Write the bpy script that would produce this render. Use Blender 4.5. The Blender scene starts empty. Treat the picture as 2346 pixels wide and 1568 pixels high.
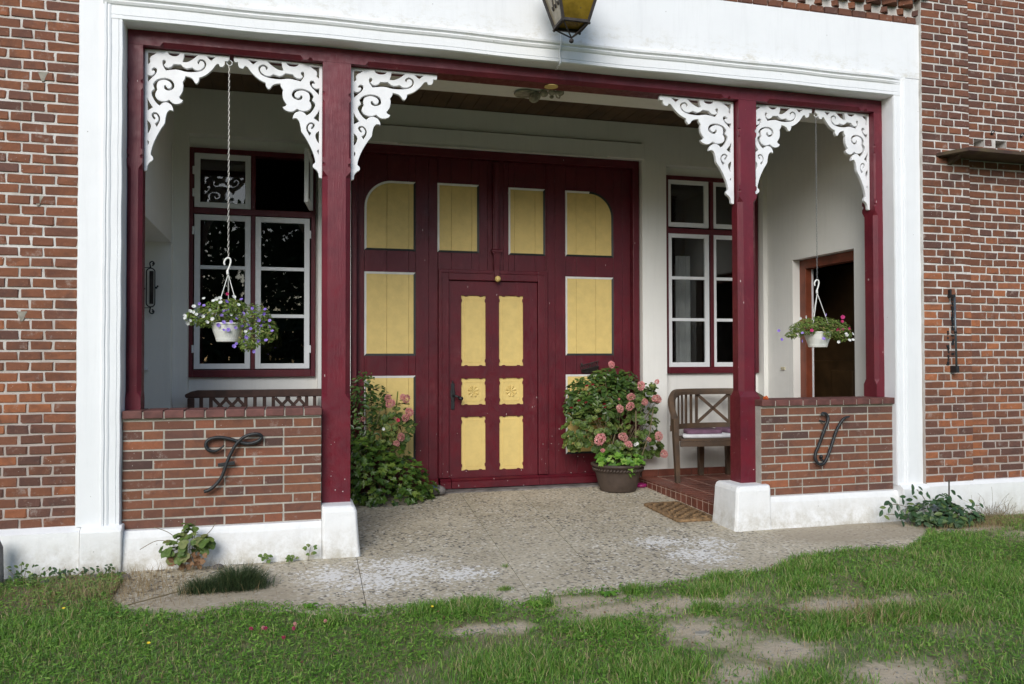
import bpy, bmesh, math, random
import numpy as np
from mathutils import Vector, Matrix, Euler
from mathutils.geometry import tessellate_polygon
random.seed(7); RNG = np.random.default_rng(11)
SC = bpy.context.scene
COL = SC.collection
PI = math.pi
# ------------------------------------------------------------------ camera, sky, sun, exposure
cam = bpy.data.cameras.new('camera'); cam.sensor_width = 36.0; cam.lens = 1874.4 / 2346 * 36.0
cam.clip_start = 0.05; cam.clip_end = 400
camo = bpy.data.objects.new('camera', cam); COL.objects.link(camo)
_y, _p, _r = 0.26792, 0.018895, -0.001895
fw = Vector((math.sin(_y) * math.cos(_p), math.cos(_y) * math.cos(_p), math.sin(_p)))
rt = Vector((math.cos(_y), -math.sin(_y), 0)); up = rt.cross(fw)
rt2 = rt * math.cos(_r) + up * -math.sin(_r) * -1; rt2.normalize(); up2 = rt2.cross(fw)
m = Matrix((rt2, up2, -fw)).transposed().to_4x4(); m.translation = Vector((0, -5.6533, 1.33878))
camo.matrix_world = m; SC.camera = camo
W = bpy.data.worlds.new("World"); SC.world = W; W.use_nodes = True
wn = W.node_tree.nodes; bgn = wn['Background']; skn = wn.new('ShaderNodeTexSky'); skn.sky_type = 'NISHITA'
SUN_EL, SUN_AZ = math.radians(29), math.radians(204)     # azimuth from +Y (north), clockwise
skn.sun_disc = False; skn.sun_elevation = SUN_EL; skn.sun_rotation = SUN_AZ
skn.air_density = 1.0; skn.dust_density = 1.0; skn.ozone_density = 1.0
W.node_tree.links.new(skn.outputs[0], bgn.inputs[0]); bgn.inputs[1].default_value = 0.10
sl = bpy.data.lights.new('sun', 'SUN'); sl.energy = 1.5; sl.angle = math.radians(34); sl.color = (1.0, 0.98, 0.935)
so = bpy.data.objects.new('sun', sl); COL.objects.link(so)
sd = Vector((math.sin(SUN_AZ) * math.cos(SUN_EL), math.cos(SUN_AZ) * math.cos(SUN_EL), math.sin(SUN_EL)))
so.rotation_euler = (-sd).to_track_quat('-Z', 'Y').to_euler(); so.location = sd * 30
SC.view_settings.view_transform = 'Standard'; SC.view_settings.look = 'None'
SC.view_settings.exposure = 0.78; SC.view_settings.gamma = 1.0; SC.view_settings.use_curve_mapping = False
SC.cycles.max_bounces = 8; SC.cycles.diffuse_bounces = 5; SC.cycles.transparent_max_bounces = 12

# ------------------------------------------------------------------ materials
class NT:
    def __init__(s, name):
        s.m = bpy.data.materials.new(name); s.m.use_nodes = True; s.t = s.m.node_tree; s.n = s.t.nodes
        s.b = s.n['Principled BSDF']; s.out = s.n['Material Output']
        g = s.n.new('ShaderNodeNewGeometry'); s.geo = g; s.pos = g.outputs['Position']
    def L(s, a, b): s.t.links.new(a, b)
    def node(s, typ, **k):
        n = s.n.new(typ)
        for a, b in k.items(): setattr(n, a, b)
        return n
    def scalev(s, v, sc):
        n = s.node('ShaderNodeVectorMath', operation='MULTIPLY'); s.L(v, n.inputs[0]); n.inputs[1].default_value = sc; return n.outputs[0]
    def noise(s, scale, detail=4, rough=.55, vec=None, dist=0):
        n = s.node('ShaderNodeTexNoise'); n.inputs['Scale'].default_value = scale; n.inputs['Detail'].default_value = detail
        n.inputs['Roughness'].default_value = rough; n.inputs['Distortion'].default_value = dist
        s.L(vec or s.pos, n.inputs['Vector']); return n.outputs[0]
    def voro(s, scale, feature='F1', out='Distance', vec=None):
        n = s.node('ShaderNodeTexVoronoi', feature=feature); n.inputs['Scale'].default_value = scale
        s.L(vec or s.pos, n.inputs['Vector']); return n.outputs[out]
    def rng(s, v, a, b, c=0., d=1., smooth=False):
        n = s.node('ShaderNodeMapRange'); n.interpolation_type = 'SMOOTHSTEP' if smooth else 'LINEAR'
        s.L(v, n.inputs[0]); n.inputs[1].default_value = a; n.inputs[2].default_value = b
        n.inputs[3].default_value = c; n.inputs[4].default_value = d; return n.outputs[0]
    def math(s, op, a, b=None, c=None):
        n = s.node('ShaderNodeMath', operation=op)
        for i, v in enumerate((a, b, c)):
            if v is None: continue
            if isinstance(v, (int, float)): n.inputs[i].default_value = v
            else: s.L(v, n.inputs[i])
        return n.outputs[0]
    def mix(s, f, a, b, typ='MIX'):
        n = s.node('ShaderNodeMix', data_type='RGBA', blend_type=typ)
        for i, v in ((0, f), (6, a), (7, b)):
            if isinstance(v, (int, float)): n.inputs[i].default_value = v
            elif isinstance(v, tuple): n.inputs[i].default_value = (*v, 1) if len(v) == 3 else v
            else: s.L(v, n.inputs[i])
        return n.outputs[2]
    def ramp(s, f, stops, interp='LINEAR'):
        n = s.node('ShaderNodeValToRGB'); n.color_ramp.interpolation = interp; e = n.color_ramp.elements
        while len(e) < len(stops): e.new(.5)
        for i, (p, c) in enumerate(stops): e[i].position = p; e[i].color = (*c, 1)
        s.L(f, n.inputs[0]); return n.outputs[0]
    def sep(s, v, i):
        n = s.node('ShaderNodeSeparateXYZ'); s.L(v, n.inputs[0]); return n.outputs[i]
    def bump(s, h, strength=.3, dist=.01, prev=None):
        n = s.node('ShaderNodeBump'); n.inputs['Strength'].default_value = strength; n.inputs['Distance'].default_value = dist
        s.L(h, n.inputs['Height'])
        if prev: s.L(prev, n.inputs['Normal'])
        s.L(n.outputs[0], s.b.inputs['Normal']); return n.outputs[0]
    def base(s, c):
        if isinstance(c, tuple): s.b.inputs['Base Color'].default_value = (*c, 1)
        else: s.L(c, s.b.inputs['Base Color'])
    def rough(s, v):
        if isinstance(v, (int, float)): s.b.inputs['Roughness'].default_value = v
        else: s.L(v, s.b.inputs['Roughness'])
    def isl(s):
        o = s.node('ShaderNodeObjectInfo'); a = s.math('ADD', s.geo.outputs['Random Per Island'], o.outputs['Random'])
        return s.math('FRACT', a)

def simple(name, c, r=.6, var=.15, vs=6., bs=80., bd=.002, bst=.4, metal=0., c2=None):
    t = NT(name); c2 = c2 or tuple(x * (1 - var * 1.6) for x in c)
    t.base(t.mix(t.rng(t.noise(vs, 5), .35, .7), c, c2)); t.rough(r); t.b.inputs['Metallic'].default_value = metal
    t.bump(t.noise(bs, 3), bst, bd); return t.m

def m_brick(name, spec=.004):
    t = NT(name); oi = t.node('ShaderNodeObjectInfo'); c = oi.outputs['Color']
    r = t.geo.outputs['Random Per Island']
    c = t.mix(t.rng(r, 0, 1, 0, .35), c, (.09, .04, .03))
    c = t.mix(t.rng(t.noise(22, 6, .7), .35, .75, 0, .75), c, t.mix(.5, c, (.10, .045, .035)))
    c = t.mix(t.rng(t.noise(9, 3, .6, dist=.6), .49, .70, 0, .7), c, t.mix(.55, c, (.045, .028, .028)))
    c = t.mix(t.rng(t.noise(60, 4, .7), .6, .78, 0, .45), c, (.42, .24, .17))
    sp = t.math('LESS_THAN', t.voro(38), .07)
    c = t.mix(t.math('MULTIPLY', sp, t.math('GREATER_THAN', t.noise(4), .56)), c, (.65, .6, .55))
    c = t.mix(t.rng(t.noise(13, 6, .75), .58, .72, 0, .45), c, (.46, .40, .35))
    t.base(c); t.rough(.88)
    b = t.bump(t.noise(160, 5, .7), .5, .003); t.bump(t.voro(55, 'SMOOTH_F1'), .35, .004, b); return t.m

def m_mortar(name, c1, c2, ramp_z=None):
    t = NT(name); c = t.mix(t.rng(t.noise(7, 5), .35, .65), c1, c2)
    c = t.mix(t.rng(t.noise(70, 3), .5, .8, 0, .5), c, tuple(x * .5 for x in c1))
    if ramp_z:
        z0, z1, cl = ramp_z; z = t.sep(t.pos, 2); zz = t.math('ADD', z, t.math('MULTIPLY', t.noise(2.5), .5))
        c = t.mix(t.rng(zz, z0, z1, .75, 0), c, cl)
    t.base(c); t.rough(.95); t.bump(t.noise(120, 5, .7), .7, .004); return t.m

def m_white(name, c=(.82, .835, .85), dirt=True, rough_=.62, coarse=.0035, stain=(.46, .42, .30), low=True):
    t = NT(name); n = t.noise(3.2, 6, .6); cc = t.mix(t.rng(n, .35, .75, 0, .5), c, tuple(x * .9 for x in c))
    cc = t.mix(t.rng(t.noise(4, 6, .7, vec=t.scalev(t.pos, (5, 5, .35))), .50, .72, 0, .30), cc, tuple(x * .80 for x in c))
    if dirt:
        z = t.sep(t.pos, 2)
        m = t.rng(t.noise(7, 8, .78, vec=t.scalev(t.pos, (1, 1, 2))), .50, .72)
        band = t.math('MULTIPLY', t.rng(z, 3.60, 3.67), t.rng(z, 3.85, 3.68))
        cc = t.mix(t.math('MULTIPLY', t.math('MULTIPLY', m, band), .7), cc, stain)
        lo = t.math('MULTIPLY', t.rng(z, .24, .0), t.rng(t.noise(10, 8, .75), .38, .64))
        if low: cc = t.mix(t.math('MULTIPLY', lo, .75), cc, (.34, .30, .20))
        sp = t.math('MULTIPLY', t.math('LESS_THAN', t.voro(9), .035), t.math('GREATER_THAN', t.noise(3), .5)); cc = t.mix(t.math('MULTIPLY', sp, .6), cc, (.2, .18, .15))
    t.base(cc); t.rough(rough_)
    b = t.bump(t.noise(11, 4, .5), .35, coarse * 2); t.bump(t.noise(75, 4, .6), .35, coarse * .6, b); return t.m

def m_red(name, c=(.150, .0105, .022), specks=True):
    t = NT(name); cc = t.mix(t.rng(t.noise(5, 6, .6), .3, .7), c, (c[0] * .66, c[1] * .8, c[2] * .85)); cc = t.mix(t.rng(t.noise(9, 7, .75, vec=t.scalev(t.pos, (1, 1, .3))), .56, .75, 0, .5), cc, (c[0] * 1.5 + .03, c[1] * 3 + .02, c[2] * 2 + .02))
    if specks:
        z = t.sep(t.pos, 2); d = t.math('LESS_THAN', t.voro(24), t.rng(z, .2, 1.1, .11, .025))
        cc = t.mix(t.math('MULTIPLY', d, t.math('GREATER_THAN', t.noise(7), .5)), cc, (.55, .5, .48))
        sc = t.math('LESS_THAN', t.voro(5, vec=t.scalev(t.pos, (3, 1, 1))), .05)
        cc = t.mix(t.math('MULTIPLY', sc, t.math('GREATER_THAN', t.noise(2), .5)), cc, (.45, .34, .33))
    t.base(cc); t.rough(t.rng(t.noise(20), .3, .7, .32, .55)); t.b.inputs['Specular IOR Level'].default_value = .45
    b = t.bump(t.noise(9, 7, .75, vec=t.scalev(t.pos, (9, 9, .8))), .55, .004); t.bump(t.noise(140, 3), .25, .001, b); return t.m

def m_leaf(name, stops, rough_=.45, trans=.3, ring=None, vein=False):
    t = NT(name); f = t.isl(); c = t.ramp(f, stops)
    if ring:
        tc = t.node('ShaderNodeTexCoord'); ln = t.node('ShaderNodeVectorMath', operation='LENGTH'); t.L(tc.outputs['Object'], ln.inputs[0])
        rr = t.math('MULTIPLY', t.rng(ln.outputs['Value'], .40, .55), t.rng(ln.outputs['Value'], .85, .70)); c = t.mix(t.math('MULTIPLY', rr, .75), c, ring)
    c = t.mix(t.rng(t.noise(60, 2), .4, .8, 0, .3), c, (.02, .045, .01))
    t.base(c); t.rough(rough_)
    tr = t.node('ShaderNodeBsdfTranslucent'); t.L(c, tr.inputs[0]); mx = t.node('ShaderNodeMixShader'); mx.inputs[0].default_value = trans
    t.L(t.b.outputs[0], mx.inputs[1]); t.L(tr.outputs[0], mx.inputs[2]); t.L(mx.outputs[0], t.out.inputs[0]); return t.m

def m_petal(name, c1, c2, centre=None, r0=.12, r1=.32):
    t = NT(name); c = t.mix(t.isl(), c1, c2)
    if centre:
        tc = t.node('ShaderNodeTexCoord'); ln = t.node('ShaderNodeVectorMath', operation='LENGTH'); t.L(tc.outputs['Object'], ln.inputs[0])
        c = t.mix(t.rng(ln.outputs['Value'], r0, r1, 1, 0), c, centre)
    t.base(c); t.rough(.6); tr = t.node('ShaderNodeBsdfTranslucent'); t.L(c, tr.inputs[0]); mx = t.node('ShaderNodeMixShader'); mx.inputs[0].default_value = .3
    t.L(t.b.outputs[0], mx.inputs[1]); t.L(tr.outputs[0], mx.inputs[2]); t.L(mx.outputs[0], t.out.inputs[0]); return t.m

def m_paving():
    t = NT('exposed_aggregate'); p = t.pos
    w = t.node('ShaderNodeVectorMath', operation='ADD'); t.L(p, w.inputs[0])
    nz = t.node('ShaderNodeTexNoise'); nz.inputs['Scale'].default_value = 60; t.L(p, nz.inputs['Vector'])
    t.L(t.scalev(nz.outputs['Color'], (.012, .012, .012)), w.inputs[1]); v = w.outputs[0]
    vn = t.node('ShaderNodeTexVoronoi'); vn.inputs['Scale'].default_value = 55; t.L(v, vn.inputs['Vector'])
    rnd = t.sep(vn.outputs['Color'], 0)
    stone = t.ramp(rnd, [(0, (.045, .045, .05)), (.11, (.13, .125, .115)), (.15, (.52, .46, .34)), (.38, (.58, .51, .38)), (.55, (.40, .36, .28)), (.70, (.66, .61, .50)), (.82, (.52, .44, .31)), (.93, (.76, .73, .66)), (1, (.24, .225, .21))], 'CONSTANT')
    gap = t.rng(vn.outputs['Distance'], .52, .72, 0, 1)
    c = t.mix(gap, stone, (.41, .36, .27))
    c = t.mix(t.rng(t.noise(2.2, 6, .65), .40, .70, 0, .5), c, (.30, .255, .175)); c = t.mix(t.rng(t.noise(.9, 5, .6), .45, .65, 0, .35), c, (.62, .55, .42))
    x = t.sep(p, 0); y = t.sep(p, 1)
    def blob(cx, cy, rx, ry):
        a = t.math('DIVIDE', t.math('SUBTRACT', x, cx), rx); b = t.math('DIVIDE', t.math('SUBTRACT', y, cy), ry)
        return t.math('SUBTRACT', 1., t.math('SQRT', t.math('ADD', t.math('MULTIPLY', a, a), t.math('MULTIPLY', b, b))))
    bl = None
    for q in ((.70, -.36, .42, .34), (.52, -.62, .36, .30), (1.05, -.60, .30, .22), (.25, -.45, .25, .3), (2.62, -.18, .30, .22), (2.72, -.55, .32, .30), (2.95, -.30, .25, .22)):
        k = blob(*q); bl = k if bl is None else t.math('MAXIMUM', bl, k)
    sp = t.math('ADD', t.math('MULTIPLY', t.math('SUBTRACT', t.noise(34, 7, .8), .5), 3.4), t.math('MULTIPLY', t.math('SUBTRACT', t.sep(vn.outputs['Color'], 1), .5), 1.1))
    msk = t.rng(t.math('ADD', bl, sp), .50, .66)
    msk = t.math('MULTIPLY', msk, t.rng(bl, -.35, .2))
    c = t.mix(t.math('MULTIPLY', msk, .95), c, (.80, .78, .74))
    # worn cement and sand in front of the right hand wall and along the turf
    d = t.math('MAXIMUM', blob(4.2, -.25, .95, .38), blob(-.35, -.75, .55, .35))
    c = t.mix(t.rng(t.math('ADD', d, t.math('MULTIPLY', t.noise(7, 6, .7), .7)), .38, .75, 0, .72), c, (.36, .30, .215))
    t.base(c); t.rough(.85); b = t.bump(vn.outputs['Distance'], -.9, .009); t.bump(t.noise(200, 3), .3, .002, b); return t.m

def m_ground():
    t = NT('soil_and_moss'); n = t.noise(3.2, 7, .65)
    c = t.mix(t.rng(n, .4, .62), (.20, .185, .09), (.11, .165, .045))
    c = t.mix(t.rng(t.noise(30, 5, .7), .5, .75, 0, .6), c, (.20, .165, .105)); c = t.mix(t.rng(t.sep(t.pos, 1), -3.8, -5.5), c, (.055, .085, .028))
    x = t.sep(t.pos, 0); y = t.sep(t.pos, 1); bl = None
    for cx, cy, rx, ry in DIRT:
        a = t.math('DIVIDE', t.math('SUBTRACT', x, cx), rx); b = t.math('DIVIDE', t.math('SUBTRACT', y, cy), ry)
        k = t.math('SUBTRACT', 1.35, t.math('SQRT', t.math('ADD', t.math('MULTIPLY', a, a), t.math('MULTIPLY', b, b))))
        bl = k if bl is None else t.math('MAXIMUM', bl, k)
    sand = t.mix(t.noise(14, 5), (.62, .52, .38), (.44, .36, .25)); c = t.mix(t.math('MULTIPLY', t.rng(x, -.6, -.9), t.rng(y, -.85, -.6)), c, t.mix(t.noise(25, 6, .7), (.13, .10, .07), (.30, .235, .15))); c = t.mix(t.math('MULTIPLY', t.rng(x, .9, 1.9), t.rng(t.noise(3.6, 8, .75), .48, .66, 0, .7)), c, (.36, .30, .19))
    c = t.mix(t.rng(t.math('ADD', bl, t.math('MULTIPLY', t.math('SUBTRACT', t.noise(9, 9, .82), .5), 4.6)), -.9, .55), c, sand)
    c = t.mix(t.rng(t.voro(70), .10, .16, .55, 0), c, (.16, .14, .11)); c = t.mix(t.rng(t.noise(90, 4, .8), .55, .75, 0, .45), c, (.60, .53, .40))
    t.base(c); t.rough(.95); b = t.bump(t.noise(14, 6, .7), .5, .03); t.bump(t.noise(90, 6, .75), .8, .010, b); return t.m

# bare earth patches (x, y, rx, ry) in metres
DIRT = [(1.80, -1.50, .27, .10), (1.62, -1.60, .16, .05), (2.03, -1.90, .17, .12), (2.28, -2.20, .15, .09), (1.93, -2.40, .13, .11), (.92, -1.58, .10, .05), (1.10, -1.60, .09, .05),
        (2.95, -1.70, .20, .08), (1.55, -1.30, .30, .07), (2.15, -1.45, .3, .08), (5.1, -.42, .3, .06), (3.3, -1.78, .16, .08), (2.6, -2.6, .2, .1), (5.6, -.7, .3, .1)]

_r = random.Random(21); _d = []
for cx, cy, rx, ry in DIRT:
    _d.append((cx, cy, rx * .85, ry * .95))
    for k in range(3): _d.append((cx + _r.uniform(-.75, .75) * rx, cy + _r.uniform(-.7, .7) * ry, rx * _r.uniform(.22, .45), ry * _r.uniform(.25, .5)))
DIRT = _d
M = {}
M['brick_old'] = m_brick('weathered_brick'); M['brick_new'] = m_brick('hard_brick')
M['mortar_old'] = m_mortar('white_mortar', (.66, .64, .61), (.46, .43, .39), (1.0, 2.0, (.36, .29, .255)))
M['mortar_new'] = m_mortar('grey_mortar', (.46, .435, .38), (.36, .33, .28))
M['white'] = m_white('white_limewash'); M['plinth_white'] = m_white('rough_white_render', c=(.82, .825, .82), coarse=.008)
M['plaster'] = m_white('porch_plaster', c=(.80, .795, .76), dirt=False, coarse=.004)
M['sash_white'] = m_white('sash_paint', c=(.78, .80, .82), dirt=False, rough_=.4, coarse=.0008)
M['red'] = m_red('oxblood_paint'); M['red_door'] = m_red('oxblood_door_paint', (.120, .0088, .017))
M['yellow'] = simple('ochre_paint', (.76, .57, .205), .5, .07, 14, 60, .002, .45)
M['line_white'] = simple('white_line_paint', (.86, .86, .84), .5, .1); M['line_black'] = simple('black_green_paint', (.012, .016, .014), .5)
M['bracket'] = simple('white_gloss_paint', (.82, .83, .85), .42, .08, 8, 30, .003, .3)
M['iron'] = simple('black_iron', (.018, .021, .024), .5, .4, 20, 60, .004, .6)
M['rust_iron'] = simple('rusty_iron', (.04, .032, .03), .7, .4, 20, 60, .004, .6)
M['zinc'] = simple('zinc_chain', (.34, .34, .33), .4, .2, 30, 60, .001, .2, .8)
M['amber'] = simple('amber_glass', (.235, .155, .016), .25, .35, 9, 30, .003, .3)
M['frost'] = simple('dull_pane', (.36, .30, .20), .3, .3, 9, 30, .003, .3)
M['bench_dark'] = simple('dark_stained_teak', (.085, .038, .026), .55, .35, 9, 40, .003, .4)
M['bench_old'] = simple('weathered_hardwood', (.115, .068, .038), .65, .4, 7, 50, .004, .6, c2=(.06, .042, .03))
M['boards'] = simple('brown_ceiling_board', (.12, .065, .03), .6, .3, 4, 30, .002, .3)
M['doorwood'] = simple('red_brown_timber', (.22, .055, .025), .45, .3, 6, 30, .002, .3)
M['panelwood'] = simple('dark_oak', (.10, .055, .022), .5, .3, 6, 30, .002, .3)
M['tile'] = simple('terracotta_tile', (.20, .062, .040), .5, .3, 5, 40, .002, .3); M['grout'] = simple('tile_grout', (.60, .45, .36), .9)
M['coping'] = simple('purple_brown_coping_brick', (.165, .062, .052), .7, .3, 14, 60, .003, .5)
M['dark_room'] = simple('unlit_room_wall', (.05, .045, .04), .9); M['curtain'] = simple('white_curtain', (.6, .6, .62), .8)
M['pot'] = simple('brown_glazed_clay', (.085, .06, .047), .6, .4, 6, 50, .003, .5)
M['pot_white'] = simple('white_plastic', (.78, .78, .74), .35, .06); M['coir'] = simple('coir', (.33, .205, .10), .95, .45, 25, 90, .01, 1.)
M['purple_cloth'] = simple('mauve_cloth', (.19, .095, .15), .9, .2, 12, 90, .002, .5); M['white_cloth'] = simple('white_cloth', (.75, .75, .77), .9)
M['magenta'] = simple('magenta_plastic', (.35, .02, .15), .35); M['blue_p'] = simple('pale_blue_plastic', (.18, .33, .50), .4); M['grey_p'] = simple('grey_enamel', (.16, .15, .15), .4)
M['repair'] = simple('greenish_mortar', (.36, .335, .28), .95, .3, 20, 60, .003, .6); M['stone'] = simple('grey_stone', (.22, .20, .19), .9, .4, 9, 50, .01, .8); M['rail'] = simple('steel_bar', (.12, .15, .17), .35, .2, metal=.6)
M['orange'] = simple('orange_petal', (.8, .16, .02), .6); M['switch'] = simple('cream_switch', (.6, .55, .38), .5)
M['slate_bd'] = simple('weathered_plank', (.055, .03, .024), .8, .4, 9, 40, .003, .5, c2=(.09, .065, .03)); M['nest'] = simple('cracked_plaster', (.46, .42, .33), .95, .4, 20, 60, .01, .9)
M['moss'] = simple('yellow_moss', (.22, .2, .04), .95)
M['stem'] = simple('plant_stem', (.20, .16, .09), .8); M['straw'] = m_leaf('dry_straw', [(0, (.20, .13, .055)), (.5, (.33, .235, .115)), (1, (.42, .33, .19))], .8, .15)
M['grass'] = m_leaf('turf_blade', [(0, (.090, .215, .034)), (.45, (.180, .375, .056)), (.80, (.31, .49, .095)), (.88, (.42, .40, .17)), (1, (.62, .51, .30))], .5, .42)
M['herb'] = m_leaf('turf_herb_leaf', [(0, (.09, .23, .034)), (.6, (.205, .43, .055)), (1, (.38, .60, .12))], .45, .42)
M['tuft'] = m_leaf('dark_tuft_blade', [(0, (.028, .055, .022)), (.7, (.06, .10, .038)), (.93, (.11, .15, .06)), (1, (.24, .20, .10))], .5, .2)
M['ivy'] = m_leaf('ivy_leaf', [(0, (.036, .085, .014)), (.6, (.085, .165, .024)), (1, (.20, .28, .045))], .35, .25)
M['geranium'] = m_leaf('geranium_leaf', [(0, (.07, .135, .024)), (.6, (.14, .215, .04)), (1, (.26, .31, .075))], .55, .25, ring=(.035, .06, .015))
M['dark_leaf'] = m_leaf('glossy_dark_leaf', [(0, (.028, .066, .014)), (.6, (.066, .130, .025)), (1, (.14, .20, .045))], .35, .2)
M['shrub'] = m_leaf('blue_green_leaf', [(0, (.026, .062, .024)), (.7, (.055, .115, .042)), (1, (.16, .22, .06))], .4, .2)
M['light_leaf'] = m_leaf('light_green_leaf', [(0, (.09, .16, .03)), (.7, (.17, .25, .06)), (1, (.26, .27, .10))], .55, .3)
M['brown_leaf'] = m_leaf('withered_leaf', [(0, (.16, .075, .035)), (1, (.30, .17, .09))], .8, .2)
M['pet_leaf'] = m_leaf('petunia_leaf', [(0, (.09, .16, .025)), (.6, (.19, .28, .05)), (.9, (.30, .35, .09)), (1, (.30, .22, .08))], .55, .35)
M['tree_leaf'] = m_leaf('tree_leaf', [(0, (.018, .038, .010)), (1, (.05, .085, .02))], .5, .2)
M['bark'] = simple('bark', (.09, .07, .05), .9, .4, 6, 20, .02, .9)
M['pink'] = m_petal('pink_petal', (.80, .30, .33), (.88, .52, .50)); M['dullpink'] = m_petal('faded_pink_petal', (.62, .24, .25), (.84, .50, .45))
M['violet'] = m_petal('violet_petal', (.27, .17, .68), (.42, .30, .80), (.10, .03, .30)); M['pet_white'] = m_petal('white_petal', (.84, .84, .82), (.78, .80, .76), (.55, .55, .15), .05, .14)
M['pet_red'] = m_petal('crimson_petal', (.50, .02, .13), (.62, .05, .22), (.12, .01, .04)); M['fuchsia'] = m_petal('fuchsia_petal', (.5, .02, .05), (.6, .05, .1))
M['yellow_fl'] = simple('yellow_petal', (.8, .6, .03), .6)
tg = NT('window_glass')
fr = tg.node('ShaderNodeFresnel'); fr.inputs[0].default_value = 1.52; gl = tg.node('ShaderNodeBsdfGlossy'); gl.inputs['Roughness'].default_value = .012
tb = tg.node('ShaderNodeBsdfTransparent'); tb.inputs[0].default_value = (.82, .84, .83, 1); mx = tg.node('ShaderNodeMixShader')
tg.L(tg.math('MULTIPLY', tg.math('MULTIPLY', fr.outputs[0], 2.2), tg.math('SUBTRACT', 1., tg.geo.outputs['Backfacing'])), mx.inputs[0]); tg.L(tb.outputs[0], mx.inputs[1]); tg.L(gl.outputs[0], mx.inputs[2]); tg.L(mx.outputs[0], tg.out.inputs[0])
M['glass'] = tg.m
M['paving'] = m_paving(); M['ground'] = m_ground()

# ------------------------------------------------------------------ mesh helpers
class MB:
    def __init__(s): s.v = []; s.f = []
    def add(s, v, f):
        n = len(s.v); s.v += [tuple(p) for p in v]; s.f += [tuple(i + n for i in q) for q in f]; return s
    def box(s, x0, x1, y0, y1, z0, z1):
        return s.add([(x0, y0, z0), (x1, y0, z0), (x1, y1, z0), (x0, y1, z0), (x0, y0, z1), (x1, y0, z1), (x1, y1, z1), (x0, y1, z1)],
                     [(0, 3, 2, 1), (4, 5, 6, 7), (0, 1, 5, 4), (1, 2, 6, 5), (2, 3, 7, 6), (3, 0, 4, 7)])
    def bar(s, a, b, w, h, upv=(0, 0, 1)):
        a = Vector(a); b = Vector(b); d = (b - a).normalized(); u = Vector(upv); r = d.cross(u).normalized(); u = r.cross(d)
        v = [p + r * (i * w / 2) + u * (j * h / 2) for p in (a, b) for i, j in ((-1, -1), (1, -1), (1, 1), (-1, 1))]
        return s.add(v, [(0, 3, 2, 1), (4, 5, 6, 7), (0, 1, 5, 4), (1, 2, 6, 5), (2, 3, 7, 6), (3, 0, 4, 7)])
    def loft(s, rings, cap=True, closed=False):
        n = len(rings[0]); v = [p for r in rings for p in r]; f = []
        R = len(rings)
        for i in range(R - (0 if closed else 1)):
            for j in range(n):
                a = i * n + j; b = i * n + (j + 1) % n; c = ((i + 1) % R) * n + (j + 1) % n; d = ((i + 1) % R) * n + j; f.append((a, b, c, d))
        if cap and not closed: f.append(tuple(range(n))[::-1]); f.append(tuple(range((R - 1) * n, R * n)))
        return s.add(v, f)
    def tube(s, pts, r, n=8, cap=True):
        pts = [Vector(p) for p in pts]; rr = r if isinstance(r, (list, tuple)) else [r] * len(pts); rings = []; pu = None
        for i, p in enumerate(pts):
            d = (pts[min(i + 1, len(pts) - 1)] - pts[max(i - 1, 0)]).normalized()
            if pu is None: pu = Vector((0, 0, 1)) if abs(d.z) < .9 else Vector((1, 0, 0))
            a = d.cross(pu).normalized(); pu = a.cross(d).normalized()
            rings.append([p + a * (math.cos(t) * rr[i]) + pu * (math.sin(t) * rr[i]) for t in [2 * PI * k / n for k in range(n)]])
        return s.loft(rings, cap)
    def lathe(s, prof, c=(0, 0, 0), n=32, cap=True):
        return s.loft([[(c[0] + r * math.cos(2 * PI * k / n), c[1] + r * math.sin(2 * PI * k / n), c[2] + z) for k in range(n)] for r, z in prof], cap)
    def sphere(s, c, r, n=12, m_=8, sz=1.):
        return s.lathe([(r * math.sin(PI * i / m_) + 1e-4, -r * math.cos(PI * i / m_) * sz) for i in range(m_ + 1)], c, n)
    def mesh(s, name):
        me = bpy.data.meshes.new(name); me.from_pydata(s.v, [], s.f); me.update(); return me
    def build(s, name, mat, parent=None, smooth=False, bevel=0., loc=None):
        me = s.mesh(name); me.materials.append(M[mat])
        if smooth: me.shade_smooth()
        o = bpy.data.objects.new(name, me); COL.objects.link(o)
        bm = bmesh.new(); bm.from_mesh(me); bmesh.ops.recalc_face_normals(bm, faces=bm.faces); bm.to_mesh(me); bm.free()
        if smooth: me.shade_smooth(); 
        if bevel:
            b = o.modifiers.new('edge', 'BEVEL'); b.width = bevel; b.segments = 2; b.limit_method = 'ANGLE'; b.angle_limit = math.radians(40)
        if parent: o.parent = parent
        if loc: o.location = loc
        return o
def box(name, mat, parent, x0, x1, y0, y1, z0, z1, bevel=0.):
    return MB().box(x0, x1, y0, y1, z0, z1).build(name, mat, parent, bevel=bevel)
def tag(o, label=None, cat=None, group=None, kind=None):
    for k, v in (('label', label), ('category', cat), ('group', group), ('kind', kind)):
        if v: o[k] = v
    return o
def thing(name, label, cat, group=None, loc=(0, 0, 0), kind=None):
    # the Empty stands at the thing's base; parts are built in world metres and keep their place
    o = bpy.data.objects.new(name, None); COL.objects.link(o); o.empty_display_size = .1; return tag(o, label, cat, group, kind or 'thing')
def settle(root, loc):
    # move the Empty to the thing's base, keeping the parts where they are
    d = Vector(loc)
    for ch in root.children: ch.location = ch.location - d
    root.location = d
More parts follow.
